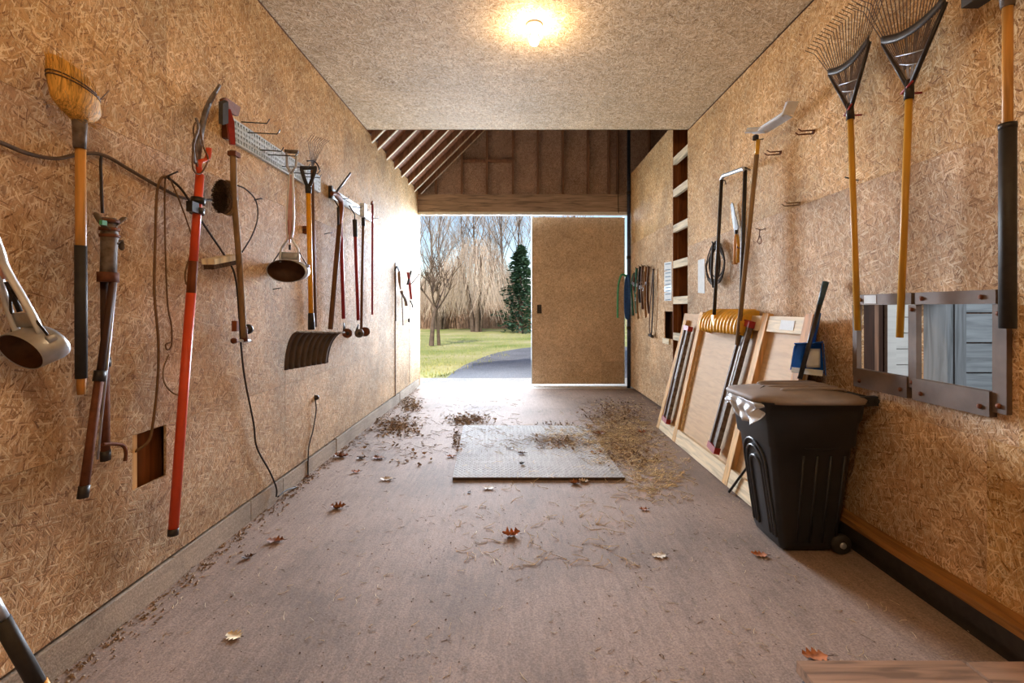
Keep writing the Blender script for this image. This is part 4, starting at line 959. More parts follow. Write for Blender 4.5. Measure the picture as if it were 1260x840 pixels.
halter(791, 327, 380, 'leather', 'brown leather halter in the middle of the cluster', w=.07)
halter(795, 328, 390, 'leather2', 'tan leather halter with a buckle right of the middle of the cluster', w=.06)
halter(798.5, 328, 385, 'leather', 'dark brown halter beside the long black lead', w=.05)
halter(785.5, 340, 392, 'handle_old', 'greyish rope halter hanging low between the green and the dark halter', w=.06)
halter(793, 334, 368, 'cord', 'short light brown halter hung high between the brown and the tan halter', w=.07)
halter(781.5, 336, 362, 'leather', 'small brown strap bundle closest to the green lead', w=.04)
t = thing('lead_rope', Rp(801, 415, .0), 'long dark lead with a snap, the longest strap of the hanging cluster', 'lead', None)
MB().tube(smooth_pts([Rp(804, 331, .05), Rp(804, 360, .05), Rp(803, 385, .05), Rp(801.5, 412, .05)]), .018, 8, flat=.5).build('strap', 'strap_dark', t)
MB().tube(smooth_pts([Rp(804, 331, .05), Rp(802, 350, .06), Rp(800, 375, .06), Rp(799, 402, .06), Rp(801, 414, .06)]), .014, 8, flat=.5).build('strap', 'leather', t)
MB().tube([Rp(799, 412, .05), Rp(803, 414, .06)], .022, 8).build('snap', 'dark_metal', t)
MB().tube([Rp(803, 332, 0), Rp(803, 331, .08)], .006, 6).build('hook', 'dark_metal', t)
# pipe, rope and hoses at the door's right edge
t = thing('corner_pipe', (1.93, 8.37, 0), 'tall dark blue grey pipe standing at the right end of the doorway', 'pipe')
MB().tube([(1.925, 8.33, 0), (1.925, 8.33, 4.4)], .03, 12).build('pipe', plain('blue grey pipe', rgb('3b4459'), .5, .2), t)
for z in (1.0, 2.2, 3.3): MB().tube([(1.925, 8.33, z), (1.925, 8.33, z+.05)], .036, 12).build('coupling', 'dark_metal', t)
MB().tube(smooth_pts([At(761, 158, 8.413), At(761, 200, 8.413), At(760.5, 235, 8.413), At(761, 262, 8.413)]), .006, 5).build('pull_cord', 'cord_dark', label='thin cord hanging in front of the gable left of the pipe', cat='cord')
MB().tube(smooth_pts([At(771, 340, 8.24), At(765, 338, 8.24), At(761, 350, 8.24), At(760, 372, 8.24), At(760, 391, 8.24)]), .018, 8).build('garden_hose', 'green_hose', label='short green hose arched in front of the sliding door', cat='hose')
t = thing('rope_hank', At(772, 392, 8.2), 'blue rope hank hanging on the corner pipe', 'rope')
for k_ in range(4):
    MB().tube(smooth_pts([At(771+k_*.8, 338, 8.24), At(769+k_*1.3, 355, 8.24), At(769+k_*1.2, 380, 8.22), At(771+k_*.6, 392, 8.22), At(774, 380, 8.22), At(774.5, 350, 8.22), At(772, 338, 8.24)], 4), .017, 6).build('rope_turn', 'blue_hose', t)
MB().tube(smooth_pts([At(780, 336, 8.1), At(777, 350, 8.1), At(778, 372, 8.1), At(779, 388, 8.1)]), .016, 6).build('green_lead', 'green_strap', label='green lead hanging between the blue rope and the halters', cat='lead')
# ------------------------------------------------------------------ leaning panel
def tp(Y, s, d=0, X0=1.645, X1=1.915, H=1.31):       # point on leaning panel: s height fraction, d offset toward room
    nx = Vector((-H, 0, (X1-X0)*1.0)).normalized()
    return Vector((X0+(X1-X0)*s, Y, H*s+.004))+nx*d
t = thing('leaning_panel', (1.65, 4.3, 0), 'large plywood panel with pine battens leaning on the right wall', 'panel')
def onp(y0, y1, s0, s1, d0, d1, name, mat):
    P = [tp(y0, s0, d0), tp(y1, s0, d0), tp(y1, s1, d0), tp(y0, s1, d0)]
    Q = [tp(y0, s0, d1), tp(y1, s0, d1), tp(y1, s1, d1), tp(y0, s1, d1)]
    return MB().add(P+Q, [(3,2,1,0),(4,5,6,7),(0,1,5,4),(1,2,6,5),(2,3,7,6),(3,0,4,7)]).build(name, mat, t)
onp(3.07, 5.50, .0, .99, 0, .012, 'plywood_sheet', 'ply')
def bat(ya_, yb, s0, s1, w, name='batten', mat='pine', d=.012, th=.04):
    P = [];
    for (Y, s) in ((ya_, s0), (yb, s1)): P += [tp(Y-w/2, s, d), tp(Y+w/2, s, d), tp(Y+w/2, s, d+th), tp(Y-w/2, s, d+th)]
    return MB().add(P, [(3,2,1,0),(4,5,6,7),(0,1,5,4),(1,2,6,5),(2,3,7,6),(3,0,4,7)]).build(name, mat, t)
bat(5.50, 5.32, .0, .93, .085)
bat(4.95, 4.90, .0, 1.0, .085)
bat(3.74, 3.64, .0, 1.0, .085)
bat(3.14, 3.10, .0, 1.0, .085, mat='pine_gold')
onp(4.99, 5.46, .0, .10, .012, .05, 'bottom_rail', 'pine_y'); onp(3.78, 4.90, .0, .10, .012, .05, 'bottom_rail', 'pine_y'); onp(3.19, 3.69, .0, .10, .012, .05, 'bottom_rail', 'pine_y')
onp(3.15, 3.60, .90, .985, .012, .045, 'top_rail', 'pine_y'); onp(3.69, 4.85, .90, .985, .012, .045, 'top_rail', 'pine_y')
onp(3.25, 3.42, .915, .965, .046, .048, 'label_plate', 'paper')
onp(4.87, 4.89, .1, .9, .012, .03, 'inner_strip', 'pine_y')
# folding sawhorse legs / clamps on the panel
def clampbar(ytop, stop_, ybot, sbot, label):
    t2 = thing('folding_leg', tp(ybot, sbot, .06), label, 'leg')
    d0 = .056
    A0, A1 = tp(ybot, sbot, d0), tp(ytop, stop_, d0); nx = (tp(4, .5, 1)-tp(4, .5, 0))
    dirv = (A1-A0).normalized(); sd = dirv.cross(nx).normalized()
    if sd.y < 0: sd = -sd
    for s_, m_ in ((-.055, 'dusty_metal'), (.055, 'iron_frame')):
        MB().bar(A0+sd*s_+nx*.02, A1+sd*s_+nx*.02, .022, .04, up=nx).build('side_channel', m_, t2)
    MB().bar(A0+nx*.022, A1+nx*.022, .09, .008, up=nx).build('web_plate', 'dusty_metal', t2)
    MB().bar(lerp(A0, A1, .45)+nx*.030, lerp(A0, A1, .82)+nx*.030, .02, .006, up=nx).build('slot_insert', 'paper', t2)
    for u0, u1 in ((-.03, .02), (.98, 1.03)):
        MB().bar(lerp(A0, A1, u0)+nx*.02, lerp(A0, A1, u1)+nx*.02, .15, .05, up=nx).build('end_cap', 'red', t2)
    return t2
clampbar(5.12, .86, 5.20, .12, 'folding metal leg with red end caps leaning between the two far battens')
clampbar(3.84, .93, 3.98, .16, 'folding metal leg with red end caps in front of the middle batten, near the bin')
# thin stick by the bin
MB().tube([Fl(897, 606)+Vector((0, 0, .006)), Vector((1.80, 3.10, .80))], .0095, 8).build('thin_stick', 'dark_metal', label='thin dark stick poking out at the floor left of the bin', cat='stick')
# dust pan and its pole
t = thing('dust_pan', At(995, 463, 3.05), 'blue long handled dustpan standing behind the bin lid', 'dustpan')
Yd = 3.03
dp = lambda x, y, dy=0: At(x, y, Yd+dy)
base_ = [dp(979, 424), dp(1012, 422), dp(1014, 461), dp(972, 455)]
MB().prism([dp(979, 424), dp(1011, 422), dp(1014, 459), dp(973, 454)], (0, .005, 0)).build('pan_back', 'blue', t)
MB().prism([dp(979, 424), dp(973, 454), dp(972, 455, -.07), dp(977, 425, -.07)], (.004, 0, 0)).build('pan_side', 'blue', t)
MB().prism([dp(1012, 422), dp(1015, 461), dp(1016, 462, -.07), dp(1013, 423, -.07)], (.004, 0, 0)).build('pan_side', 'blue', t)
MB().prism([dp(979, 424), dp(1012, 422), dp(1013, 421, -.07), dp(977, 423, -.07)], (0, 0, .005)).build('pan_top', 'blue', t)
mb = MB(); 
MB().prism([dp(974, 452, -.012), dp(1013, 456, -.012), dp(1012, 463, -.04), dp(974, 458, -.04)], (0, 0, .003)).build('lip', 'white', t)
MB().grid(lambda u, v: dp(992+17*u, 429+23*v, -.012-.02*math.sin(v*PI)), 6, 6, .003).build('pan_inner', 'white', t)
MB().tube([dp(1000, 424), dp(1005, 400), dp(1008, 385)], .012, 10).build('handle_stub', 'blue_hose', t)
t = thing('broom_pole', At(1015, 348, 2.95), 'dark pole with a blue top standing in front of the blue dustpan', 'pole')
pa, pb = At(984, 466, 2.93), At(1016, 347, 3.0)
low = Vector((1.60, 2.97, .92))
MB().tube([lerp(pa, pb, -.0), lerp(pa, pb, .8)], .0135, 10).build('pole', 'dark_metal', t)
MB().tube([lerp(pa, pb, .76), lerp(pa, pb, 1)], [.0145, .019], 10).build('hand_grip', plain('dark teal grip', rgb('2c4454'), .5), t)
# ------------------------------------------------------------------ wheeled bin
t = thing('wheeled_bin', (1.63, 2.85, 0), 'large black wheeled bin with a grey brown lid and a silver bag', 'bin')
def ring(x0, x1, y0, y1, z, c, cl):          # rounded rect; cl = chamfer on the -x side
    P = []
    def arc(cx, cy, a0, rx, ry, n=5):
        for i in range(n+1):
            a = a0+PI/2*i/n; P.append(Vector((cx+rx*math.cos(a), cy+ry*math.sin(a), z)))
    arc(x1-c, y1-c, 0, c, c); arc(x0+cl, y1-cl*.7, PI/2, cl, cl*.7); arc(x0+cl, y0+cl*.7, PI, cl, cl*.7); arc(x1-c, y0+c, 3*PI/2, c, c)
    return P
def loft(rings, close_bottom=True, close_top=False):
    mb = MB(); n = len(rings[0]); vs = [p for r_ in rings for p in r_]; fs = []
    for i in range(len(rings)-1):
        for j in range(n): fs.append((i*n+j, i*n+(j+1) % n, (i+1)*n+(j+1) % n, (i+1)*n+j))
    mb.add(vs, fs, True)
    if close_bottom: mb.add(rings[0], [tuple(reversed(range(n)))])
    if close_top: mb.add(rings[-1], [tuple(range(n))])
    return mb
def br_(z):        # taper
    k = z/.84
    return (1.475-.125*k, 1.80+.055*k, 2.715-.105*k, 3.03+.0*k)
RR = []
for z, gx in [(0.0, .03), (.02, .008), (.06, 0), (.3, 0), (.60, 0), (.615, -.012), (.74, -.012), (.76, -.02), (.84, -.02), (.845, -.035), (.862, -.035)]:
    x0, x1, y0, y1 = br_(z); RR.append(ring(x0+gx, x1-gx, y0+gx, y1-gx, z, .05, .035))
body = loft(RR, True, False)
x0, x1, y0, y1 = br_(.86); RI = [ring(x0-.02, x1+.02, y0-.02, y1+.02, .862, .05, .035), ring(x0+.01, x1-.01, y0+.01, y1-.01, .862, .05, .08)]; x0, x1, y0, y1 = br_(.1); RI.append(ring(x0+.02, x1-.02, y0+.02, y1-.02, .10, .04, .03))
body2 = loft(RI, False, True); body.add(body2.v, body2.f, True)
bodyo = body.build('body', 'bin', t)
# arched front recess (raised outline on the -x face) and vertical ribs on the near face
def fx(Y, z): return br_(z)[0]-.003
for k_, (w, h) in enumerate([(.125, .60), (.095, .56), (.065, .50)]):
    yc = 2.862; pts = []
    for i in range(8): z = .08+(h-w-.08)*i/7; pts.append(Vector((fx(0, z), yc-w, z)))
    for i in range(1, 12): a = PI-PI*i/11; z = h-w+w*math.sin(a); pts.append(Vector((fx(0, z), yc+w*math.cos(a), z)))
    for i in range(1, 8): z = h-w-(h-w-.08)*i/7; pts.append(Vector((fx(0, z), yc+w, z)))
    MB().tube(pts, .008, 8).build('moulded_arch', 'bin_edge', bodyo)
for k_ in range(4):
    X_ = 1.56+.07*k_
    MB().tube([(X_, br_(.06)[2]+.001, .06), (X_+.005*k_, br_(.56)[2]+.001, .56)], .008, 8).build('moulded_rib', 'bin', bodyo)
MB().tube(smooth_pts([(1.47, br_(.64)[2]+.002, .64), (1.58, br_(.6)[2]+.001, .605), (1.70, br_(.6)[2]+.001, .60), (1.82, br_(.63)[2]+.003, .63)]), .008, 8).build('moulded_curve', 'bin', bodyo)
# lid
def lr(z, g_): return ring(1.285+g_, 1.885-g_, 2.555+g_, 3.075-g_, z, .10, .17)
LR = [lr(.852, .012), lr(.852, 0), lr(.872, -.004), lr(.882, .006), lr(.892, .045), lr(.905, .10), lr(.914, .15)]
lido = loft(LR, True, True).build('lid', 'lid', t)
for k_, (Y, xa, xb) in enumerate([(2.70, 1.47, 1.82), (2.79, 1.44, 1.83), (2.88, 1.44, 1.83), (2.96, 1.47, 1.82)]):
    MB().tube(smooth_pts([(xa, Y, .897), (xa+.04, Y, .913), (xb-.04, Y, .913), (xb, Y, .90)]), .016, 8, flat=.6).build('lid_rib', 'lid', lido)
# handle, hinge, wheels
for Y in (2.62, 3.0): MB().bar((1.84, Y, .86), (1.935, Y, .865), .035, .05).build('handle_arm', 'bin', t)
MB().tube([(1.925, 2.60, .865), (1.925, 3.02, .865)], .016, 10).build('handle_bar', 'bin', t)
MB().bar((1.86, 2.68, .80), (1.86, 2.94, .80), .05, .10).build('hinge_block', 'bin', t)
for Y in (2.705, 3.0):
    w = MB().lathe((1.80, Y-.02, .055), (0, 1, 0), [(0, 0), (0, .03), (.004, .05), (.010, .055), (.032, .055), (.04, .048), (.04, 0)], 20).build('wheel', 'black', t)
    MB().lathe((1.80, Y-.022, .055), (0, -1, 0), [(0, .018), (.006, .016), (.006, 0)], 12).build('hub_cap', 'steel', w)
MB().tube([(1.80, 2.72, .055), (1.80, 3.0, .055)], .008, 8).build('axle', 'dark_metal', t)
# bag hanging out under the lid, front left
random.seed(5)
def bagfn(u, v):
    Y = 2.60+.36*u; z = .853-.13*v*(.45+.6*math.sin((1-u)**1.6*PI))-.015*v*math.sin(u*13)
    X_ = br_(z)[0]-.062-.009*math.sin(u*23+v*4)*(.25+v)-.006*math.sin(v*14+u*5)-.02*v
    if u < .12: X_ += (.12-u)*.3
    return Vector((X_, Y-.02*math.sin(v*9), z))
MB().grid(bagfn, 40, 14, .0015).build('bin_bag', 'bag', t)
# ------------------------------------------------------------------ mat
t = thing('rubber_mat', (.15, 4.7, 0), 'grey stall mat with a raised diamond pattern lying on the floor', 'mat')
c4 = [Vector((-.502, 3.86, 0)), Vector((.862, 3.86, 0)), Vector((.80, 5.56, 0)), Vector((-.60, 5.58, 0))]
MB().prism(c4, (0, 0, .022)).build('mat_body', 'rubber_side', t)
MB().prism([p+Vector((0, 0, .0215)) for p in c4], (0, 0, .002)).build('mat_top', 'rubber', t)
mb = MB()
nu, nv = 36, 60
for i in range(nu):
    for j in range(nv):
        u = (i+.3+.45*(j % 2))/nu; v = (j+.5)/nv
        p = (c4[0]*(1-u)+c4[1]*u)*(1-v)+(c4[3]*(1-u)+c4[2]*u)*v
        a = PI/5 if j % 2 else -PI/5
        d = Vector((math.cos(a), math.sin(a), 0))*.015; e = Vector((-math.sin(a), math.cos(a), 0))*.004; h = Vector((0, 0, .0235)); k_ = Vector((0, 0, .0035))
        mb.add([p-d+h, p-e+h, p+d+h, p+e+h, p+h+k_], [(0,1,4),(1,2,4),(2,3,4),(3,0,4)])
mb.build('raised_studs', 'rubber', t, kind='stuff')
# ------------------------------------------------------------------ planks bottom right
t = thing('plank_platform', (1.4, 1.6, 0), 'low platform of dusty wooden planks at the bottom right corner', 'platform')
MB().bx(.985, 1.565, 1.42, 1.715, .085, .123).build('plank', 'plank', t)
MB().bx(1.575, 2.0, 1.38, 1.705, .088, .127).build('plank', 'plank', t)
MB().bx(.995, 1.035, 1.42, 1.69, 0, .085).build('bearer', 'plank_side', t); MB().bx(1.55, 1.59, 1.42, 1.69, 0, .085).build('bearer', 'plank_side', t)
MB().bx(1.035, 1.85, 1.42, 1.44, 0.0, .083).build('bearer', 'plank_side', t)
# ------------------------------------------------------------------ leaves
def leaf_mesh(c, L_, ang, curl, seed, asp=.5):
    rnd = random.Random(seed); n = 9; vs = []; fs = []
    ca, sa_ = math.cos(ang), math.sin(ang)
    for i in range(n+1):
        u = i/n; w = L_*asp*.5*math.sin(u*PI)**.6*(1+(.45 if i % 2 else -.35)*(0 < i < n)); w = max(w, .001)
        zz = curl*L_*((1-math.sin(u*PI))*.14+rnd.uniform(-.015, .015))
        for s_ in (-1, -.5, 0, .5, 1):
            x, y = (u-.5)*L_, w*s_; z = zz+curl*abs(s_)**1.5*w*.42*rnd.uniform(.3, 1.3)
            vs.append(Vector((x*ca-y*sa_, x*sa_+y*ca, z)))
    for i in range(n):
        for j in range(4): fs.append((i*5+j, (i+1)*5+j, (i+1)*5+j+1, i*5+j+1))
    mz = min(v.z for v in vs)
    return [v+c-Vector((0, 0, mz-.002)) for v in vs], fs
def leaf(px, py, wpx, mat, label, ang=None, curl=1.0, z0=0.0, seed=None):
    seed = seed or int(px*7+py); rnd = random.Random(seed)
    c = Fl(px, py, z0); L_ = wpx*.85*c.y/F; ang = rnd.uniform(-.5, .5) if ang is None else ang
    t = thing('dry_leaf', c, label, 'leaf')
    vs, fs = leaf_mesh(c, L_, ang, curl, seed, .62); 
    k = len(vs); mb = MB().add(vs+[v-Vector((0, 0, .0012)) for v in vs], fs+[tuple(i+k for i in reversed(f)) for f in fs], True); mb.build('blade', mat, t)
    d = Vector((math.cos(ang), math.sin(ang), 0)); s0 = c+d*L_*.47+Vector((0, 0, .008)); MB().tube([s0, s0+d*L_*.22+Vector((0, 0, .004))], .0015, 5).build('stalk', 'leather', t)
    return t
LV = [(629, 659, 27, 'leaf_orange', 'largest curled brown oak leaf in the middle of the floor below the mat', .15, 1.6, 0),
 (601, 601, 17, 'leaf_pale', 'pale curled leaf just in front of the mat, left of centre', -.1, .8, 0),
 (577, 606, 7, 'leather', 'tiny dark leaf in front of the mat near its left corner', 1.2, .8, 0),
 (602, 588, 15, 'leaf_orange', 'orange leaf on the front edge of the mat, left half', .2, 1.2, .0),
 (707, 595, 17, 'leaf', 'brown leaf touching the mat front edge at right, left one of two', .3, 1.3, 0),
 (718, 593, 15, 'leaf_pale', 'pale leaf touching the mat front edge at right, right one of two', -.3, 1.2, 0),
 (792, 627, 13, 'leaf_orange', 'small orange brown leaf on the floor right of the mat, halfway to the bin', 0, .8, 0),
 (811, 684, 22, 'leaf_pale', 'flat pale leaf on the floor left of the bin, well in front of it', .1, .4, 0),
 (934, 683, 22, 'leaf_orange', 'two tone leaf on the floor at the foot of the bin', -.3, .7, 0),
 (1003, 808, 36, 'leaf_orange', 'bright orange leaf beside the plank platform', -.1, .5, 0),
 (416, 625, 22, 'leaf', 'curled brown leaf on the floor left of the mat, near the left wall', .1, 1.3, 0),
 (339, 666, 24, 'leaf', 'brown leaf on the floor right of the orange pole foot', .1, .8, 0),
 (305, 686, 16, 'leather', 'dark stemmed leaf between the orange pole foot and the brown leaf', .7, 1.1, 0),
 (222, 703, 26, 'leaf', 'dark leaf against the curb below the orange pole', .5, 1.0, 0),
 (476, 590, 19, 'leaf_pale', 'pale leaf on the floor two steps left of the mat corner', .0, .8, 0),
 (438, 581, 13, 'leaf_orange', 'orange leaf left of the pale leaf on the left floor', .3, 1.1, 0),
 (420, 562, 22, 'leaf', 'curled brown leaf at the left edge beyond the cable foot', .0, 1.3, 0),
 (445, 564, 14, 'leather', 'small dark brown leaf next to the curled leaf beyond the cable foot', .3, 1.1, 0),
 (466, 564, 18, 'leaf', 'greenish brown leaf third in the row beyond the cable foot', -.2, .9, 0),
 (555, 562, 13, 'leaf_orange', 'orange leaf on the floor touching the left edge of the mat', .1, .9, 0),
 (642, 571, 9, 'strap_dark', 'tiny dark curled leaf standing near the middle of the mat', .8, 1.6, .025),
 (642, 558, 12, 'leather', 'dark flat leaf on the mat behind the tiny standing one', .0, .9, .025),
 (627, 552, 10, 'leather', 'small dark leaf on the mat, farther left of the standing one', .2, .9, .025),
 (735, 560, 20, 'leaf_orange', 'orange brown leaf among the straw on the right part of the mat', .0, 1.4, .0),
 (754, 575, 14, 'leaf_orange', 'small red brown leaf at the right front corner of the mat', .2, 1.1, .0),
 (288, 783, 26, 'straw', 'narrow straw coloured leaf on the near left floor', -.3, .5, 0),
 (372, 588, 20, 'leaf', 'brown leaf on the floor by the foot of the hanging cable', .1, 1.0, 0),
 (737, 534, 17, 'leaf', 'brown leaf in the straw behind the right back corner of the mat', .0, 1.1, 0),
 (790, 532, 14, 'leaf_orange', 'rusty leaf in the straw close to the leaning panel', .2, 1.1, 0)]
for (x, y, w, mt, lb, an, cu, z0) in LV: leaf(x, y, w, mt, lb, an, cu, z0)
# dirt along the curb and crumbs over the floor
random.seed(31)
mb = MB()
for i in range(1500):
    Y = .9+7.4*random.random()**1.3; w = abs(random.gauss(0, .05)); p = Vector((XL+.012+w, Y, .002)); r_ = random.uniform(.002, .008)
    a = random.random()*PI; d = Vector((math.cos(a)*r_*1.8, math.sin(a)*r_*1.8, 0)); e = Vector((-math.sin(a)*r_, math.cos(a)*r_, 0))
    mb.add([p-d, p-e, p+d, p+e, p+Vector((0, 0, r_*.8))], [(0,1,4),(1,2,4),(2,3,4),(3,0,4)])
mb.build('floor_dirt', 'chaff', label='fine dirt gathered along the foot of the left wall', cat='dirt', kind='stuff')
mb = MB()
for i in range(1100):
    Y = .95+4.6*random.random()**1.5; X = random.uniform(-1.6, 1.75); p = Vector((X, Y, .001)); r_ = random.uniform(.001, .0035)
    if -.6 < X < .88 and Y > 3.8 or (X > 1.4 and Y > 2.6) or (X > .95 and Y < 1.75): continue
    a = random.random()*PI; d = Vector((math.cos(a)*r_*1.8, math.sin(a)*r_*1.8, 0)); e = Vector((-math.sin(a)*r_, math.cos(a)*r_, 0))
    mb.add([p-d, p-e, p+d, p+e, p+Vector((0, 0, r_*.8))], [(0,1,4),(1,2,4),(2,3,4),(3,0,4)])
mb.build('floor_dirt', 'leather', label='tiny dark crumbs sprinkled over the near floor', cat='dirt', kind='stuff')
# leaf litter and straw (uncountable)
random.seed(11)
def litter(name, patches, label, cat, mats, size=(.02, .06)):
    mb = MB()
    for (px0, px1, py0, py1, n) in patches:
        for i in range(n):
            # gaussian-ish clustering
            fx_ = sum(random.random() for _ in range(3))/3; fy_ = sum(random.random() for _ in range(2))/2
            p = Fl(px0+(px1-px0)*fx_, py0+(py1-py0)*fy_)
            L_ = random.uniform(*size); a = random.uniform(0, 2*PI)
            vs, fs = [], []
            d = Vector((math.cos(a), math.sin(a), 0)); e = Vector((-d.y, d.x, 0))
            hgt = random.uniform(.004, .03)
            on = .025 if (-.55 < p.x < .83 and 3.86 < p.y < 5.57) else 0
            b0 = p+Vector((0, 0, .001+on))
            vs = [b0-d*L_*.5+Vector((0, 0, hgt*random.random())), b0-e*L_*.3+Vector((0, 0, hgt*random.random())), b0+d*L_*.5+Vector((0, 0, hgt)), b0+e*L_*.3+Vector((0, 0, hgt*random.random())), b0+Vector((0, 0, hgt*.2))]
            fs = [(0,1,4),(1,2,4),(2,3,4),(3,0,4)]
            mb.add(vs, fs)
    return mb.build(name, mats, label=label, cat=cat, kind='stuff')
litter('leaf_litter', [(484, 526, 488, 510, 170), (446, 532, 510, 540, 330), (535, 620, 508, 526, 260), (552, 572, 522, 560, 70), (420, 560, 540, 580, 40)], 'drift of small dead leaf bits along the left side of the floor', 'litter', 'chaff', (.02, .07))
litter('leaf_litter', [(484, 526, 486, 512, 110), (446, 532, 510, 540, 150), (535, 620, 508, 524, 60)], 'pale leaf flakes mixed in the left drift', 'litter', 'leaf_pale', (.015, .05))
litter('leaf_litter', [(700, 815, 488, 530, 420), (730, 830, 530, 580, 200), (640, 740, 536, 560, 70), (650, 720, 518, 526, 40)], 'brown leaf crumbs in the straw on the right side of the floor', 'litter', 'chaff', (.015, .05))
def straws(patches, mat, label, r_=.0016, ln=(.03, .12), lift=.02):
    mb = MB()
    for (px0, px1, py0, py1, n, mode) in patches:
        for i in range(n):
            if mode == 'g': fx_ = sum(random.random() for _ in range(3))/3; fy_ = sum(random.random() for _ in range(2))/2
            else: fx_, fy_ = random.random(), random.random()
            p = Fl(px0+(px1-px0)*fx_, py0+(py1-py0)*fy_)
            if p.x < XL+.03 or p.x > 1.93: continue
            if p.x > 1.60 and 3.05 < p.y < 5.55: continue
            L_ = random.uniform(*ln); a = random.uniform(0, PI); d = Vector((math.cos(a), math.sin(a), 0)); e = Vector((-d.y, d.x, 0))
            on = .026 if (-.55 < p.x < .83 and 3.86 < p.y < 5.57) else 0
            b0 = p+Vector((0, 0, r_+on)); bend = jit(.3)*L_
            mb.tube([b0-d*L_*.5, b0+e*bend+Vector((0, 0, random.random()*lift*.5)), b0+d*L_*.5+Vector((0, 0, random.random()*lift))], r_, 3, cap=False)
    return mb.build('scattered_straw', mat, label=label, cat='straw', kind='stuff')
straws([(690, 840, 488, 580, 1500, 'g'), (740, 870, 540, 620, 450, 'g'), (650, 740, 520, 560, 150, 'g'), (560, 780, 490, 700, 170, 'u')], 'straw', 'pale straw scattered over the right side of the floor and the mat')
straws([(690, 830, 490, 575, 900, 'g'), (440, 640, 490, 560, 350, 'u'), (620, 740, 536, 556, 220, 'g')], 'chaff', 'dark hay scattered around the mat')
straws([(60, 460, 600, 838, 70, 'u'), (460, 980, 600, 838, 110, 'u'), (780, 1000, 600, 760, 60, 'u'), (130, 420, 640, 760, 50, 'u'), (880, 1200, 740, 815, 30, 'u')], 'straw', 'single straws and wisps scattered over the near floor', .0009, (.01, .05), .010)
straws([(60, 1100, 590, 838, 170, 'u'), (380, 900, 560, 700, 110, 'u')], 'chaff', 'short dark stems scattered over the near floor', .0008, (.008, .045), .006)
# ------------------------------------------------------------------ outside
gr = MB().grid(lambda u, v: Vector((-60+120*u, 9.3+75*v, -.02+ (0 if v < .25 else .0))), 24, 24).build('ground', 'grass', kind='structure')
dp_ = [(548, 466), (566, 452), (585, 443), (610, 434), (640, 428.5), (662, 426.5)]
dl = smooth_pts([Fl(x, y, 0) for x, y in dp_], 6)
right = [Vector((14, 17.5, 0)), Vector((14, 9.5, 0))]
pl = [Vector((p.x, max(p.y, 9.56), -.012)) for p in dl]+[Vector((p.x, p.y, -.012)) for p in right]
MB().prism(pl, (0, 0, .010)).build('ground_drive', 'asphalt', kind='structure')
# grass tufts near the apron edge
mb = MB()
for i in range(5200):
    Y = 9.7+random.random()**1.6*16; X = random.uniform(-.42*Y*.6-1.0, .2*Y)
    # skip drive
    if any(True for q in [0] if X > -1.43+((Y-9.5)*.20) and Y < 14.5 and X > -1.5+(Y-9.5)*.32): continue
    if Y < 17.5 and X > -.2: continue
    h = random.uniform(.03, .07); a = random.random()*PI; d = Vector((math.cos(a)*.012, math.sin(a)*.012, 0)); p = Vector((X, Y, -.02))
    mb.add([p-d, p+d, p+Vector((jit(.03), jit(.03), h))], [(0, 1, 2)])
mb.build('lawn_blades', 'grass', label='short spring grass of the lawn beyond the doorway', cat='grass', kind='stuff')
# trees
def branch(mb, p, d, L_, r_, depth, rnd, droop=0, n=3, spread=.5, twig=None, tr=.35):
    k = 4; pts = [p]; q = p.copy(); dd = d.copy()
    for i in range(k):
        dd = (dd+Vector((rnd.uniform(-.16, .16), rnd.uniform(-.16, .16), rnd.uniform(-.05, .10)-droop))).normalized(); q = q+dd*(L_/k); pts.append(q.copy())
    rs = [r_*(1-.6*i/k) for i in range(k+1)]
    tgt = twig if (twig is not None and depth <= 1) else mb
    tgt.tube(pts, rs, 5 if r_ > .05 else 3, cap=False)
    if depth <= 0: return
    for i in range(n):
        u = rnd.uniform(.3, 1); i0 = min(k-1, int(u*k)); b = lerp(pts[i0], pts[i0+1], u*k-i0)
        a = rnd.uniform(0, 2*PI); per = Vector((math.cos(a), math.sin(a), 0)); nd = (dd*(1-spread*.6)+per*spread+Vector((0, 0, .25-droop))).normalized()
        branch(mb, b, nd, L_*rnd.uniform(.5, .8), r_*tr*rnd.uniform(.8, 1.2), depth-1, rnd, droop, n, spread, twig, tr+.1 if tr < .6 else tr)
def bare_tree(x, y, h, seed, label, group=None, depth=4, n=5, r0=.13):
    t = thing('bare_tree', (x, y, 0), label, 'tree', group); rnd = random.Random(seed); mb = MB(); tw = MB()
    p = Vector((x, y, -.05)); pts = [p]
    for i in range(7): p = p+Vector((rnd.uniform(-.12, .12), rnd.uniform(-.1, .1), h/9)); pts.append(p)
    mb.tube(pts, [r0*(1-.09*i) for i in range(8)], 7, cap=False)
    for i in range(14):
        u = rnd.uniform(.3, 1)*6.99; i0 = int(u); b = lerp(pts[i0], pts[i0+1], u-i0); a = rnd.uniform(0, 2*PI)
        branch(mb, b, Vector((math.cos(a)*.45, math.sin(a)*.45, .9)).normalized(), h*rnd.uniform(.22, .4), r0*.32, depth-2, rnd, 0, n, .45, tw, .45)
    branch(mb, pts[-1], Vector((0, 0, 1)), h*.35, r0*.35, depth-1, rnd, 0, n, .4, tw, .45)
    mb.build('trunk', 'trunk', t); tw.build('twigs', 'twig', t, kind='stuff')
    return t
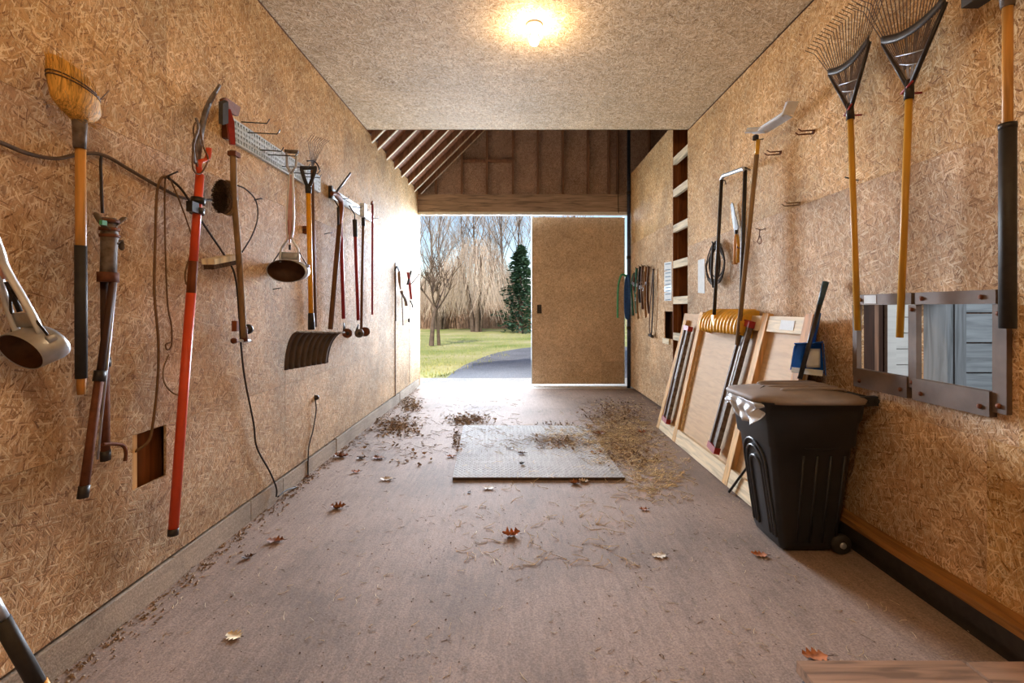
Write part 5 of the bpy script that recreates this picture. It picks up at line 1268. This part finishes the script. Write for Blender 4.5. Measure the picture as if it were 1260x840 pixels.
tall = [(-8.6, 40, 'tall bare tree at the left edge of the doorway view'), (-7.3, 42, 'tall bare tree second from the left against the sky'), (-6.0, 39, 'tall bare tree rising behind the thin forked tree'), (-4.9, 43, 'tall bare tree left of the weeping tree crown'), (-3.6, 41, 'tall bare tree rising over the middle of the weeping tree'), (-2.3, 44, 'tall bare tree rising right of the weeping tree crown'), (-1.2, 40, 'tall bare tree beside the evergreen'), (0.2, 43, 'tall bare tree behind the evergreen'), (-10.5, 41, 'tall bare tree hidden by the left jamb'), (2.4, 42, 'tall bare tree hidden by the sliding door'), (5.0, 43, 'tall bare tree far right behind the sliding door')]
for i, (x, y, lb) in enumerate(tall): bare_tree(x, y, random.uniform(10.5, 13), 100+i, lb, 'tall bare trees beyond the lawn', 4, 5)
# thin forked tree
t = thing('young_tree', Fl(532, 424), 'thin forked bare tree standing on the lawn by the left jamb', 'tree')
rnd = random.Random(3); mb = MB(); tw = MB(); b0 = Fl(531, 425)
mb.tube([b0, b0+Vector((.05, 0, .8)), b0+Vector((.15, 0, 1.4))], [.10, .07, .05], 7, cap=False); mb.tube([b0+Vector((.22, .3, 0)), b0+Vector((.2, .2, .8)), b0+Vector((.15, 0, 1.4))], [.07, .05, .05], 7, cap=False)
for i in range(6):
    a = i*1.05; branch(mb, b0+Vector((.13, 0, 1.2+.05*i)), Vector((math.cos(a)*.6, math.sin(a)*.4, .8)).normalized(), 1.15, .045, 2, rnd, 0, 5, .6, tw, .5)
mb.build('trunk', 'trunk', t); tw.build('twigs', 'trunk', t, kind='stuff')
# weeping tree
def weeping(x, y, h, w, seed, label, mat='twig_gold', n=1000):
    t = thing('weeping_tree', (x, y, 0), label, 'tree'); rnd = random.Random(seed); mb = MB(); tw = MB()
    for k_ in range(5):
        a = k_*1.26; mb.tube(smooth_pts([(x+.2*math.cos(a), y+.2*math.sin(a), -.05), (x+.5*math.cos(a), y+.5*math.sin(a), h*.35), (x+w*.25*math.cos(a), y+w*.25*math.sin(a), h*.8)], 4), [.16-.012*i for i in range(9)], 6, cap=False)
    for i in range(n):
        a = rnd.uniform(0, 2*PI); q = math.sqrt(rnd.random()); X_ = x+w*.5*q*math.cos(a); Y_ = y+w*.4*q*math.sin(a)
        zt = h*(1-.45*q*q)*rnd.uniform(.75, 1.05); L_ = zt*rnd.uniform(.3, .8)
        ox, oy = math.cos(a), math.sin(a)
        o_ = rnd.uniform(.2, .9)*w*.13
        tw.tube([(X_-ox*o_, Y_-oy*o_, zt-.25*rnd.random()), (X_, Y_, zt+.1), (X_+ox*.35+rnd.uniform(-.2, .2), Y_+oy*.3, zt-L_*.4), (X_+ox*.5+rnd.uniform(-.6, .6), Y_+oy*.4, zt-L_)], [.011, .009, .007, .005], 3, cap=False)
    mb.build('trunk', 'trunk', t); tw.build('hanging_twigs', mat, t, kind='stuff')
weeping(-2.35, 28.6, 5.4, 5.0, 5, 'large weeping tree with straw coloured hanging twigs beyond the lawn')
weeping(-5.0, 31.8, 4.6, 3.4, 6, 'smaller weeping tree left of the large one', n=380)
weeping(3.8, 32, 5.2, 3.6, 8, 'weeping tree hidden behind the sliding door', n=400)
# shrubs at the wood edge
def shrub(x, y, h, w, seed, label, mat='shrub', n=420):
    t = thing('brush_thicket', (x, y, 0), label, 'shrub'); rnd = random.Random(seed); mb = MB()
    for i in range(n):
        X_ = x+rnd.gauss(0, w*.28); Y_ = y+rnd.gauss(0, .5); hh = h*rnd.uniform(.5, 1)
        mb.tube([(X_, Y_, -.05), (X_+rnd.uniform(-.2, .2), Y_+rnd.uniform(-.2, .2), hh*.5), (X_+rnd.uniform(-1.1, 1.1), Y_+rnd.uniform(-.6, .6), hh)], [.016, .011, .005], 3, cap=False)
    mb.build('stems', mat, t, kind='stuff')
for i, (x, y, h, w, lb) in enumerate([(-7.8, 33, 3.0, 3, 'russet thicket at the left end of the lawn'), (-5.6, 33.5, 2.4, 3, 'russet thicket second from the left beyond the lawn'), (-3.4, 33.5, 2.0, 3, 'thicket under the left side of the large weeping tree'), (-1.0, 33.5, 2.0, 3, 'thicket under the right side of the large weeping tree'), (1.2, 33.5, 1.8, 3, 'thicket at the foot of the evergreen'), (4, 33.5, 2.2, 4, 'thicket behind the sliding door')]):
    shrub(x, y, h, w, 40+i, lb, n=520)
for i, x in enumerate([-11, -8.2, -5.4, -2.6, .2, 3.0, 6]):
    shrub(x, 38, 4.2, 4.2, 60+i, ['grey undergrowth behind the left jamb', 'grey undergrowth behind the leftmost thicket', 'grey undergrowth left of the smaller weeping tree', 'grey undergrowth behind the large weeping tree', 'grey undergrowth behind the evergreen', 'grey undergrowth behind the sliding door', 'grey undergrowth far right behind the sliding door'][i], 'twig', 620)
# evergreen
def evergreen(x, y, h, w, seed, label):
    t = thing('evergreen_tree', (x, y, 0), label, 'tree'); rnd = random.Random(seed)
    MB().tube([(x, y, -.05), (x, y, h*.97)], [.16, .02], 7, cap=False).build('trunk', 'trunk', t)
    mb = MB()
    for i in range(2400):
        u = rnd.random()**.8; z = .25+h*u*.97; a = rnd.uniform(0, 2*PI); R_ = w*.5*(1-u)**.6*rnd.uniform(.25, 1.05)*(.8+.28*math.sin(a*3+u*21)+.16*math.sin(u*47+a))
        p = Vector((x+R_*math.cos(a), y+R_*math.sin(a), z-.25*R_)); L_ = rnd.uniform(.18, .42); d = Vector((math.cos(a+rnd.uniform(-.6, .6)), math.sin(a+rnd.uniform(-.6, .6)), rnd.uniform(-.35, .25))).normalized(); e = d.cross(Vector((0, 0, 1))).normalized()*L_*.22
        mb.add([p-d*L_*.4, p+e, p+d*L_*.6, p-e, p+Vector((0, 0, -.07))], [(0, 1, 2), (0, 2, 3), (0, 4, 1), (2, 1, 4), (0, 3, 4)])
    mb.build('needle_sprays', 'needle', t, kind='stuff')
evergreen(.25, 27.4, 4.8, 3.0, 1, 'dark green evergreen beside the sliding door edge')
evergreen(2.2, 31, 5.8, 3.0, 2, 'evergreen hidden behind the sliding door')
evergreen(-8.6, 34, 5.0, 2.2, 3, 'evergreen at the far left of the wood edge, behind the jamb')
